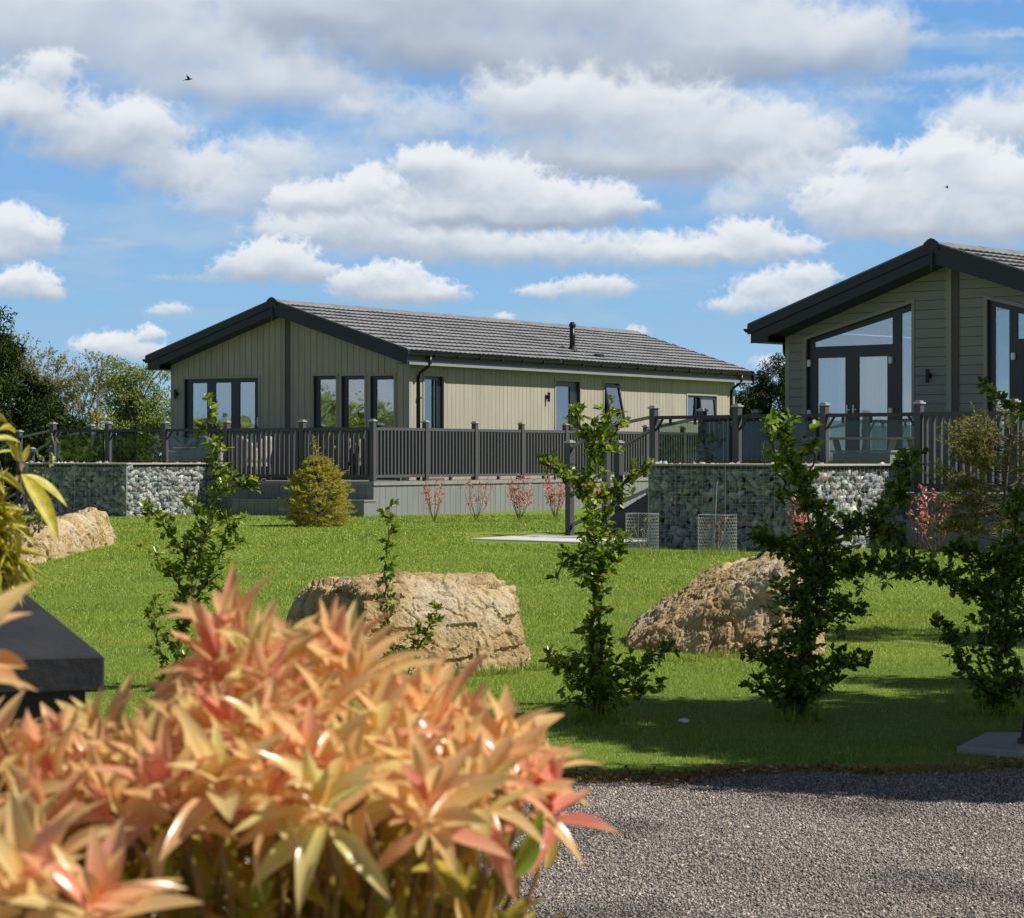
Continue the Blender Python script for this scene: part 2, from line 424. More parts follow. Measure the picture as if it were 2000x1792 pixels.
def lodge(fr, name, label, cat, ze, zr, ao, bo, Lb, zf, zb, horizontal, front, side, lights, flue=False, group=None):
    T = thing(name, label, cat, (fr.o[0], fr.o[1], 0), -R(fr.deg), group)
    pitch = (zr - ze) / HALF
    roofz = lambda a: zr - abs(a - HALF) * pitch
    mf = lambda a, z, d: (a, bo + d, z)
    aw = W - ao
    ms = lambda b, z, d: (aw - d, b, z)
    # --- walls
    zt = lambda a: roofz(a) - .24
    pent = [(ao, zb), (aw, zb), (aw, zt(aw)), (HALF, zt(HALF)), (ao, zt(ao))]
    fh = [f['hole'] for f in front]; sh = [f['hole'] for f in side]
    mb = MB(); pitchb = .165
    mat = 'sage_board_h' if horizontal else 'sage_board'
    if horizontal:
        z = zf - .2; ph = .151
        while z < zt(HALF):
            pc = inter(rect(ao, aw, z, z + ph - .008), pent)
            if pc:
                for q in subtract_all([pc], fh): mb.prism(q, -.018, 0, mf)
            z += ph
    else:
        a = ao
        while a < aw - .01:
            pc = inter(rect(a, min(a + pitchb - .010, aw), zf - .2, 9), pent)
            if pc:
                for q in subtract_all([pc], fh): mb.prism(q, -.018, 0, mf)
            a += pitchb
    fw = mb.build('gable_wall', mat, T)
    mb = MB(); zs = zt(aw) - .0
    b = bo
    while b < Lb - bo - .01:
        pc = rect(b, min(b + pitchb - .010, Lb - bo), zf - .2, zs)
        for q in subtract_all([pc], sh): mb.prism(q, -.018, 0, ms)
        b += pitchb
    mb.build('side_wall', 'sage_board', T)
    mb = MB()
    for q in subtract_all([pent], fh): mb.prism(q, .002, .10, mf)
    for q in subtract_all([rect(bo + .12, Lb - bo, zb, zs)], sh): mb.prism(q, .002, .10, ms)
    mb.box(ao, ao + .1, bo + .12, Lb - bo, zb, zs)
    mb.prism(pent, Lb - bo * 2 - .1, Lb - bo * 2, mf)
    mb.build('wall_core', 'dark_backing', T)
    MB().box(ao + .12, aw - .12, bo + .12, Lb - bo - .2, zf - .12, zf - .02).build('floor', 'interior_floor', T)
    mi = MB(); mi.box(ao + .12, aw - .12, bo + 4.2, bo + 4.3, zf, zs + .3); mi.box(ao + .12, aw - .12, bo + .12, Lb - bo - .2, zs + .02, zs + .06) if not horizontal else None
    mi.build('partition', 'interior', T)
    # corner trims
    mb = MB()
    MB().box(ao - .024, ao + .06, bo - .026, bo + .05, zf - .2, zt(ao)).build('corner_trim', 'sage_trim', T)
    MB().box(aw + .0, aw + .022, Lb - bo - .08, Lb - bo + .01, zf - .2, zs).build('corner_trim', 'sage_trim', T)
    mb.box(aw - .0, aw + .024, bo - .024, bo + .07, zf - .2, zs - .0); mb.box(aw - .07, aw - .0, bo - .026, bo - .018, zf - .2, zs)
    mb.build('corner_trim', 'sage_trim', T)
    # centre strip in darkened sage standing for the shaded groove, and its pale trim
    cp = HALF - .02
    MB().box(cp, cp + .13, bo - .035, bo - .0185, zf - .2, zt(cp) - .03).build('groove_shade_strip', 'groove_shade_sage', T)
    MB().box(cp - .10, cp - .002, bo - .05, bo - .0185, zf - .2, zt(cp) - .03).build('centre_trim', 'sage_trim', T)
    # --- roof
    rf = tile_slope('roof', 1, ze, zr, Lb, T); tile_slope('roof', -1, ze, zr, Lb, T)
    mb = MB()
    k = 0; b = -.05
    while b < Lb:
        r = .105 + (.004 if k % 2 else 0); n = 7; e = min(b + .45, Lb + .03)
        vs = []
        for bb in (b, e):
            for i in range(n):
                t = math.pi * (i / (n - 1)); vs.append((HALF - 1.15 * r * math.cos(t), bb, zr - .015 + r * .72 * math.sin(t)))
        mb.add(vs, [(i, i + 1, n + i + 1, n + i) for i in range(n - 1)] + [tuple(range(n)), tuple(range(2 * n - 1, n - 1, -1))])
        b += .452; k += 1
    mb.build('ridge', 'ridge_tile', T)
    def chev(o0, o1, x0, x1):
        """two arms of a chevron: vertical offsets below the roof line"""
        out = []
        for s in (-1, 1):
            xa = HALF; xb = HALF + s * (HALF - x0)
            out.append([(xa, roofz(xa) - o0), (xb, roofz(xb) - o0), (xb, roofz(xb) - o1), (xa, roofz(xa) - o1)])
        return out
    mb = MB(); m0 = lambda a, z, d: (a, d, z)
    for q1, q2, q3 in zip(chev(-.035, .115, -.03, 0), chev(.113, .285, .02, 0), chev(-.035, .30, -.03, 0)):
        MB().prism(q1, -.045, .02, m0).prism(q2, -.012, .02, m0).build('bargeboard', 'anthracite', T)
        MB().prism(q3, Lb, Lb + .03, m0).build('bargeboard', 'anthracite', T)
    mb.box(HALF - .022, HALF + .022, -.055, -.0455, zr - .42, zr - .06)
    vs = [(HALF - .135, zr - .10), (HALF + .135, zr - .10), (HALF + .135, zr + .03), (HALF + .06, zr + .085), (HALF, zr + .105), (HALF - .06, zr + .085), (HALF - .135, zr + .03)]
    mb.prism(vs, -.062, -.047, m0)
    mb.build('apex_cap', 'anthracite', T)
    mb = MB()
    for s in (-1, 1):
        q = [(HALF, roofz(HALF) + .036), (HALF + s * (HALF + .02), roofz(HALF + HALF + .02) + .036), (HALF + s * (HALF + .02), roofz(HALF + HALF + .02) + .060), (HALF, roofz(HALF) + .060)]
        mb.prism(q, -.05, -.02, m0)
    mb.build('verge_strip', 'ridge_tile', T)
    # soffits, fascia
    mb = MB()
    for q in chev(.235, .255, .04, 0): mb.prism(q, .021, bo - .02, m0)
    for a0, a1 in ((.05, ao - .03), (aw + .03, W - .05)): mb.box(a0, a1, .025, Lb - .02, ze - .262, ze - .245)
    mb.build('soffit', 'anthracite', T)
    mb = MB(); mb.box(.02, .045, .022, Lb - .005, ze - .27, ze - .03); mb.box(W - .045, W - .02, .022, Lb - .005, ze - .27, ze - .03)
    mb.prism([(.02, ze - .27), (ao + .05, ze - .27), (ao + .05, ze - .17), (.02, ze - .255)], -.010, .021, m0)
    mb.build('fascia', 'anthracite', T)
    MB().box(W - .019, W + .002, .05, Lb - .05, ze - .285, ze - .228).build('soffit_trim', 'grey_trim', T)
    # gutters (half round) both eaves
    for s, xg in ((-1, -.035), (1, W + .035)):
        mb = MB(); n = 7; vs = []
        for bb in (-.06, Lb + .04):
            for i in range(n):
                t = math.pi * i / (n - 1); vs.append((xg + .062 * math.cos(t), bb, ze - .03 - .065 * math.sin(t)))
            for i in range(n - 1, -1, -1):
                t = math.pi * i / (n - 1); vs.append((xg + .052 * math.cos(t), bb, ze - .03 - .055 * math.sin(t)))
        m = 2 * n
        mb.add(vs, [(i, (i + 1) % m, m + (i + 1) % m, m + i) for i in range(m)] + [tuple(range(m)), tuple(range(2 * m - 1, m - 1, -1))])
        g = mb.build('gutter', 'black_plastic', T)
        if s > 0:
            bb = .9
            while bb < Lb: MB().box(xg - .07, xg + .07, bb, bb + .03, ze - .105, ze - .03).build('gutter_bracket', 'black_plastic', g); bb += .9
    dps = [(W + .03, aw + .05, fr.B(818, aw + .05)), (W + .03, aw + .05, fr.B(1429, aw + .05))] if not horizontal else []
    for x0, x1, bb in dps:
        mb = MB().tube([(x0, bb, ze - .08), (x0, bb, ze - .25), (x0 - .04, bb, ze - .30), (x1 + .03, bb, ze - .44), (x1, bb, ze - .50), (x1, bb, zf - .1)], .036, 8)
        d = mb.build('downpipe', 'black_plastic', T, smooth=True)
        MB().box(x1 - .05, x1 + .05, bb - .045, bb + .045, ze - 1.0, ze - .96).build('pipe_clip', 'black_plastic', d)
    if horizontal:
        x0, x1, bb = -.02, ao - .05, bo + .25
        MB().tube([(x0 + .1, bb, ze - .25), (x0 + .1, bb, ze - .40), (x0 + .13, bb, ze - .46), (x1 - .05, bb, ze - .60), (x1, bb, ze - .66), (x1, bb, zf)], .036, 8).build('downpipe', 'black_plastic', T, smooth=True)
    # --- openings
    for feats, mp, wallmap in ((front, mf, None), (side, ms, None)):
        for f in feats:
            hole = ccw(f['hole']); panes = f['panes']
            mb = MB()
            for q in subtract_all([hole], panes): mb.prism(q, .035, .09, mp)
            fo = mb.build(f['kind'], 'frame_dark', T)
            cx = sum(p[0] for p in hole) / len(hole); cz = sum(p[1] for p in hole) / len(hole)
            tw = f.get('trim', .055)
            xs = [p[0] for p in hole]; zz = [p[1] for p in hole]
            # outward offset of convex polygon
            off = []
            nH = len(hole)
            for i in range(nH):
                p0, p1, p2 = hole[i - 1], hole[i], hole[(i + 1) % nH]
                d1 = Vector((p1[0] - p0[0], p1[1] - p0[1])).normalized(); d2 = Vector((p2[0] - p1[0], p2[1] - p1[1])).normalized()
                n1 = Vector((d1.y, -d1.x)); n2 = Vector((d2.y, -d2.x)); bis = (n1 + n2); bis /= max(.3, bis.length_squared / 2)
                off.append((p1[0] + bis.x * tw, p1[1] + bis.y * tw))
            mt = MB()
            for q in subtract(off, hole): mt.prism(q, -.036, -.0185, mp)
            mt.build('trim', 'sage_trim', fo)
            for p in panes:
                MB().prism(p, .058, .064, mp).build('pane', 'glass', fo)
            for (c0, c1, z0, z1) in f.get('curtains', []):
                n = max(8, int((c1 - c0) / .025)); v = []; fc = []
                for i in range(n + 1):
                    x = c0 + (c1 - c0) * i / n; d = .125 + .018 * math.sin(i * .95) + .012 * math.sin(i * .37 + 2)
                    v += [mp(x, z0, d), mp(x, z1, d)]
                for i in range(n): fc.append((2 * i, 2 * i + 2, 2 * i + 3, 2 * i + 1))
                me = bpy.data.meshes.new('curtain'); me.from_pydata(v, [], fc); link('curtain', me, 'curtain', fo, True)
            for (x, z) in f.get('hinges', []):
                MB().prism([(x - .022, z - .055), (x + .022, z - .055), (x + .03, z), (x + .022, z + .055), (x - .022, z + .055), (x - .03, z)], -.012, .034, mp).build('hinge', 'white_metal', fo)
            for (x, z) in f.get('handles', []):
                h = MB().prism(rect(x - .012, x + .012, z - .10, z + .10), .018, .034, mp)
                h.prism(rect(x - .01, x + .07, z + .01, z + .03), .000, .0175, mp)
                h.build('handle', 'white_metal', fo)
            if f.get('white_patch'):
                x0, x1, z0, z1 = f['white_patch']  # white patch on the glass with a small dark mark
                st = MB().prism(rect(x0, x1, z0, z1), .050, .057, mp).build('white_patch', 'white_metal', fo)
                MB().prism(rect(x0 + (x1 - x0) * .5, x0 + (x1 - x0) * .8, z0 + .02, z0 + .045), .046, .0495, mp).build('dark_mark', 'frame_dark', st)
            if f.get('sash'):                      # top hung sash standing open
                c0, c1, z0, z1 = f['sash']; tilt = f.get('tilt', .16)
                def msash(x, z, d): return mp(x, z, d - tilt * (z1 - z) / (z1 - z0))
                so = MB()
                for q in subtract(rect(c0, c1, z0, z1), rect(c0 + .05, c1 - .05, z0 + .05, z1 - .05)): so.prism(q, -.03, .03, msash)
                s_ = so.build('sash', 'frame_dark', fo)
                MB().prism(rect(c0 + .05, c1 - .05, z0 + .05, z1 - .05), -.004, .004, msash).build('pane', 'glass', fo)
    for (wall, x, z) in lights:
        mp = mf if wall == 'f' else ms
        mb = MB()
        def circ(cx, cz, r, n=12): return [(cx + r * math.cos(2 * math.pi * i / n), cz + r * math.sin(2 * math.pi * i / n)) for i in range(n)]
        mb.prism(circ(x, z, .045), -.075, -.0185, mp)
        p = mp(x, z, -.09); mb.tube([(p[0], p[1], z - .11), (p[0], p[1], z + .11)], .032, 10)
        mb.build('wall_light', 'black_plastic', T)
    if flue:
        a, b = flue; z = roofz(a)
        fl = MB().tube([(a, b, z - .05), (a, b, z + .62)], .068, 12).build('flue', 'black_plastic', T, smooth=True)
        MB().tube([(a, b, z + .60), (a, b, z + .66), (a, b, z + .70), (a, b, z + .72)], [.085, .085, .06, .03], 12).build('flue_cap', 'black_plastic', fl)
        MB().tube([(a, b, z + .02), (a, b, z + .13)], [.125, .075], 12).build('flashing', 'black_plastic', fl)
        MB().tube([(a, b, z + .36), (a, b, z + .39)], [.078, .078], 12).build('joint_band', 'black_plastic', fl)
    return T

# ------------------------------------------------------------------ lodge one
fr = FR1; bo = .5; ao = .32; ze, zr = 2.20, 3.36; zf = -.50
A = lambda px: fr.A(px, bo); Zf = lambda py, px: fr.Z(py, fr.A(px, bo), bo)
front = []
a0, a1 = A(361), A(506); zt_ = Zf(740, 430)
pn = [rect(A(l), A(r), zf + .12, Zf(748, 430)) for l, r in ((373, 402.5), (418, 449.5), (465.5, 496))]
front.append(dict(kind='folding_door', hole=rect(a0, a1, zf, zt_), panes=pn, curtains=[(A(366), A(378), zf, zt_)], handles=[(A(503) - .02, Zf(824, 500))]))
for l, pl, r, cur in ((613.2, 622, 657.6, (622, 638)), (667.8, 676.8, 713.4, (707, 713)), (724.2, 733, 770.4, (733, 770))):
    zt_ = Zf(735, l)
    front.append(dict(kind='window', hole=rect(A(l), A(r), zf, zt_), panes=[rect(A(pl), A(r) - .02, zf + .08, zt_ - .08)],
                      curtains=[(A(cur[0]), A(cur[1]), zf, zt_)]))
aw = W - ao; Bs = lambda px: fr.B(px, aw); Zs = lambda py, px: fr.Z(py, aw, fr.B(px, aw))
side = []
zt_ = Zs(735.5, 845)
side.append(dict(kind='window', hole=rect(Bs(827), Bs(864.4), zf + .05, zt_), panes=[rect(Bs(829), Bs(848.5), zf + .12, zt_ - .07), rect(Bs(851), Bs(855), zf + .12, zt_ - .09)], curtains=[(Bs(828), Bs(846), zf, zt_)]))
zt_ = Zs(745.5, 1107)
side.append(dict(kind='door', hole=rect(Bs(1083.7), Bs(1131), zf, zt_), panes=[rect(Bs(1084.5), Bs(1115.5), zf + .2, zt_ - .12)], handles=[(Bs(1122), Zs(850, 1122))], curtains=[(Bs(1084), Bs(1116), zf, zt_)]))
zt_ = Zs(749, 1193); z0 = Zs(829, 1193)
side.append(dict(kind='window', hole=rect(Bs(1178.5), Bs(1208.5), z0, zt_), panes=[rect(Bs(1180), Bs(1206), z0 + .06, zt_ - .06)], sash=(Bs(1179.5), Bs(1207.8), z0 - .02, zt_ - .05), tilt=.20))
zt_ = Zs(773.5, 1369); z0 = Zs(822, 1369)
side.append(dict(kind='window', hole=rect(Bs(1341), Bs(1397.5), z0, zt_), panes=[rect(Bs(1342.5), Bs(1360), z0 + .06, zt_ - .05), rect(Bs(1368), Bs(1391), z0 + .1, zt_ - .1)],
                 sash=(Bs(1365), Bs(1395), z0 + .02, zt_ - .04), tilt=.05, curtains=[(Bs(1372), Bs(1391), z0, zt_)]))
# flue base: on the right slope where the photo's ray meets it
def on_roof(fr, px, py, ze, zr):
    best = None
    for i in range(400):
        a = HALF + i * .009; z = zr - (a - HALF) * (zr - ze) / HALF
        b = fr.B(px, a); e = abs(fr.Z(py, a, b) - z)
        if best is None or e < best[0]: best = (e, a, b)
    return best[1], best[2]
fa, fb = on_roof(fr, 1118, 687, ze, zr)
lodge1 = lodge(fr, 'holiday_lodge', 'long sage timber lodge with grey tiled roof and black flue, seen end and side on', 'lodge', ze, zr, ao, bo, 16.4, zf, -1.3, False, front, side,
      [('f', A(347), Zf(770, 347)), ('s', Bs(1065.5), Zs(776, 1065))], flue=(fa, fb), group='sage timber lodges')
va, vb = on_roof(fr, 1167, 698, ze, zr)
z = zr - (va - HALF) * (zr - ze) / HALF
mb = MB(); mb.box(va - .12, va + .12, vb - .16, vb + .16, z - .03, z + .075); mb.build('roof_vent', 'black_plastic', lodge1, bevel=.03)

# ------------------------------------------------------------------ lodge two
fr = FR2; bo = .6; ze2, zr2 = 2.13, 3.29; zf2 = -.50
A2 = lambda px: fr.A(px, bo); Z2 = lambda py, px: fr.Z(py, fr.A(px, bo), bo)
front = []
zl, zrr = Z2(664, 1576), Z2(592.5, 1782.4)
hole = [(A2(1576), zf2), (A2(1782.4), zf2), (A2(1782.4), zrr), (A2(1576), zl)]
sl = (zrr - zl) / (A2(1782.4) - A2(1576)); ztop = lambda a: zl + sl * (a - A2(1576))
zd = Z2(698, 1660)
g1, g2 = A2(1587.5), A2(1741)
pn = [rect(A2(1593), A2(1648.5), zf2 + .15, zd), rect(A2(1673.5), A2(1730.5), zf2 + .15, zd),
      [(g1, Z2(678, 1590)), (g2, Z2(672, 1741)), (g2, ztop(g2) - .10), (g1, ztop(g1) - .075)],
      [(A2(1757), zf2 + .1), (A2(1782), zf2 + .1), (A2(1782), ztop(A2(1782)) - .1), (A2(1757), ztop(A2(1757)) - .1)]]
front.append(dict(kind='glazed_door', hole=hole, panes=pn, curtains=[(A2(1590), A2(1650), zf2, zd), (A2(1672), A2(1731), zf2, zd), (A2(1757), A2(1784), zf2, Z2(676, 1770))],
                  hinges=[(A2(1579.5), Z2(710, 1580)), (A2(1738.5), Z2(704, 1738)), (A2(1579.5), Z2(807.5, 1580)), (A2(1738.5), Z2(804, 1738))],
                  handles=[(A2(1652.3), Z2(803.5, 1652)), (A2(1664.5), Z2(803, 1664))]))
zl2 = Z2(585, 1929); c0 = A2(1929); c1 = min(W - .45, c0 + (A2(1782.4) - A2(1576)))
zr_ = zl2 - sl * (c1 - c0)
hole = [(c0, zf2), (c1, zf2), (c1, zr_), (c0, zl2)]
tp = lambda a: zl2 - sl * (a - c0)
d0, d1 = A2(1984) + .05, c1 - .08; dm = (d0 + d1) / 2
pn = [[(A2(1940), zf2 + .1), (A2(1969), zf2 + .1), (A2(1969), tp(A2(1969)) - .09), (A2(1940), tp(A2(1940)) - .09)],
      [(d0 - .05, Z2(662, 1990)), (c1 - .08, Z2(662, 1990)), (c1 - .08, max(Z2(662, 1990) + .06, tp(c1 - .08) - .09)), (d0 - .05, tp(d0) - .09)],
      rect(d0 + .06, dm - .08, zf2 + .15, Z2(684, 1995)), rect(dm + .08, d1 - .06, zf2 + .15, Z2(684, 1995))]
front.append(dict(kind='glazed_door', hole=hole, panes=pn, curtains=[(A2(1942), A2(1966), zf2, Z2(672, 1950)), (d0, dm, zf2, Z2(684, 1995)), (dm, d1, zf2, Z2(684, 1995))],
                  hinges=[(A2(1978), Z2(696, 1978)), (A2(1978), Z2(800, 1978))], handles=[(dm - .03, Z2(800, 1990)), (dm + .05, Z2(800, 1990))],
                  white_patch=(A2(1944.5), A2(1967), Z2(606, 1955) , Z2(596.5, 1955))))
lodge2 = lodge(fr, 'holiday_lodge', 'nearer sage timber lodge at the right edge with tall sloped gable windows and horizontal boards', 'lodge', ze2, zr2, ao, bo, 14.0, zf2, -1.35, True, front, [],
      [('f', A2(1817), Z2(734.5, 1817))], group='sage timber lodges')

# ------------------------------------------------------------------ decks, railings, stairs
def post(T, a, b, z0, z1, lbl=None):
    p = MB().box(a - .055, a + .055, b - .055, b + .055, z0, z1).build('post', 'composite', T, bevel=.006)
    c = MB(); c.box(a - .075, a + .075, b - .075, b + .075, z1 - .035, z1 - .004); c.box(a - .05, a + .05, b - .05, b + .05, z1 - .004, z1 + .018)
    c.build('post_cap', 'post_cap', p, bevel=.008)
    return p
def baluster_panel(T, p, q, zd, zr, n=None):
    """rail panel from (a,b) p to q"""
    p = Vector(p); q = Vector(q); d = q - p; Ln = d.length; d /= Ln
    s = p + d * .06; e = q - d * .06
    mb = MB()
    V3 = lambda v, z: (v.x, v.y, z)
    mb.bar(V3(s, zr - .03), V3(e, zr - .03), .07, .06); mb.bar(V3(s, zd + .11), V3(e, zd + .11), .05, .06)
    L2 = (e - s).length; n = max(2, int(L2 / .122))
    for i in range(n):
        c = s + d * (L2 * (i + .5) / n)
        mb.bar(V3(c, zd + .14), V3(c, zr - .06), .056, .048, up=Vector((d.x, d.y, 0)))
    m_ = s + d * L2 / 2; mb.bar(V3(m_, zd), V3(m_, zd + .08), .06, .06, up=Vector((d.x, d.y, 0)))
    return mb.build('baluster_panel', 'composite', T)
def glass_panel(T, p, q, zd, zr):
    p = Vector(p); q = Vector(q); d = q - p; Ln = d.length; d /= Ln; s = p + d * .06; e = q - d * .06
    V3 = lambda v, z: (v.x, v.y, z)
    h = MB().bar(V3(s, zr - .03), V3(e, zr - .03), .07, .055)
    for t in (.18, .5, .82):
        c = s + (e - s) * t; h.bar(V3(c, zr - .15), V3(c, zr - .05), .04, .03, up=Vector((d.x, d.y, 0)))
    for c0, sg in ((s, 1), (e, -1)):
        h.bar(V3(c0, zr - .22), V3(c0 + d * sg * .13, zr - .05), .03, .03)
    h.build('handrail', 'composite_dark', T)
    g0 = s + d * .05; g1 = e - d * .10
    pn = MB().bar(V3(g0, (zd + .06 + zr - .11) / 2), V3(g1, (zd + .06 + zr - .11) / 2), .012, zr - .11 - zd - .06).build('glass_panel', 'rail_glass', T)
    return pn
def deck(fr, name, label, zd, zr, zg, aL, posts_glass, posts_bal, aR, bF, side_posts, label_g, gab, group, steps):
    T = thing(name, label, 'deck', (fr.o[0], fr.o[1], 0), -R(fr.deg), group)
    # boards
    mb = MB(); b = bF
    bEnd = side_posts[-1] if side_posts else 3.0
    while b < .45:
        mb.box(aL, aR, b, b + .135, zd - .03, zd); b += .142
    if side_posts:
        a = W - .32 + .05
        while a < aR - .05: mb.box(a, min(a + .135, aR), .5, bEnd, zd - .03, zd); a += .142
    else: mb.box(-.3, .28, .46, 2.2, zd - .03, zd)
    mb.build('deck_boards', 'deck_board', T)
    mb = MB(); mb.box(aL - .03, aR + .03, bF - .03, bF + .0, zd - .075, zd + .004)
    if side_posts: mb.box(aR, aR + .03, bF + .001, bEnd, zd - .075, zd + .004)
    mb.box(aL - .03, aL, bF + .001, .5, zd - .075, zd + .004)
    mb.build('deck_edging', 'deck_board', T)
    mb = MB(); a = aL
    while a < aR - .01:
        mb.box(a, min(a + .192, aR), bF, bF + .02, zg - .25, zd - .076); a += .2
    if side_posts:
        b = bF + .022
        while b < bEnd: mb.box(aR - .02, aR, b, b + .192, zg - .25, zd - .076); b += .2
    b = bF + .022
    while b < .5: mb.box(aL, aL + .02, b, b + .192, zg - .25, zd - .076); b += .2
    mb.build('skirting', 'skirt', T)
    MB().box(aL + .04, aR - .04, bF + .04, .45, zg - .25, zd - .04).build('deck_frame', 'dark_backing', T)
    if side_posts: MB().box(W - .25, aR - .04, .46, bEnd, zg - .25, zd - .04).build('deck_frame', 'dark_backing', T)
    # posts and panels along the front
    bp = bF + .06
    allp = posts_glass + posts_bal
    for a in allp: post(T, a, bp, zd - .02, zr + .15)
    for i in range(len(allp) - 1):
        (glass_panel if i < len(posts_glass) else baluster_panel)(T, (allp[i], bp), (allp[i + 1], bp), zd, zr)
    if side_posts:
        ap = aR - .06
        for k, b in enumerate(side_posts[1:]): post(T, ap, b, zd - .02, zr + .15)
        sp = [bp] + side_posts[1:]
        for i in range(len(sp) - 1): baluster_panel(T, (ap, sp[i]), (ap, sp[i + 1]), zd, zr)
    # left side: opening for the stairs then balusters back to the lodge
    al = aL + .06; bs = bp + 1.25
    post(T, al, bs, zd - .02, zr + .12); post(T, al, .42, zd - .02, zr + .12)
    baluster_panel(T, (al, bs), (al, .42), zd, zr)
    # stairs going down to the left
    n = 5; rise = (zd - zg) / n; run = .29; st = MB()
    for i in range(1, n):
        z = zd - rise * i; x1 = aL - run * (i - 1) - .002
        st.box(x1 - run + .004, x1, bp - .02, bs + .02, z - .03, z)
        st.box(x1 - .022, x1 - .004, bp, bs, z + .0, z + rise - .031)
    st.build('stair_treads', 'deck_board', T)
    xe = aL - run * (n - 1)
    sb = MB()
    for bb in (bp - .045, bs + .025):
        sb.prism([(aL, zd - .05), (aL, zg - .1), (xe - .05, zg - .1), (xe - .05, zg + .16)], bb, bb + .02, lambda x, z, d: (x, d, z))
    sb.build('stair_stringer', 'composite_dark', T)
    for bb in (bp, bs):
        x1 = aL - .95; x2 = aL - 1.75
        post(T, x1, bb, zg - .1, zr - .02); post(T, x2, bb, zg - .1, zr - .40)
        h = MB(); h.bar((aL, bb, zr - .02), (x1 + .06, bb, zr - .16), .07, .045); h.bar((x1 - .06, bb, zr - .20), (x2 + .06, bb, zr - .50), .07, .045)
        h.bar((aL, bb, zd + .02), (x2 + .06, bb, zg + .20), .05, .05)
        h.build('stair_handrail', 'grey_trim', T)
    for (a0, a1, dep, zt_) in steps:
        s = MB(); s.box(a0, a1, bF - dep, bF - .005, zt_ - .03, zt_); s_ = s.build('front_step', 'deck_board', T)
        s = MB(); a = a0 + .02
        while a < a1 - .03: s.box(a, min(a + .192, a1 - .02), bF - dep + .02, bF - dep + .04, zg - .2, zt_ - .03); a += .2
        s.box(a1 - .04, a1 - .02, bF - dep + .041, bF - .01, zg - .2, zt_ - .03); s.box(a0 + .02, a0 + .04, bF - dep + .041, bF - .01, zg - .2, zt_ - .03)
        s.build('step_riser', 'skirt', s_)
    return T

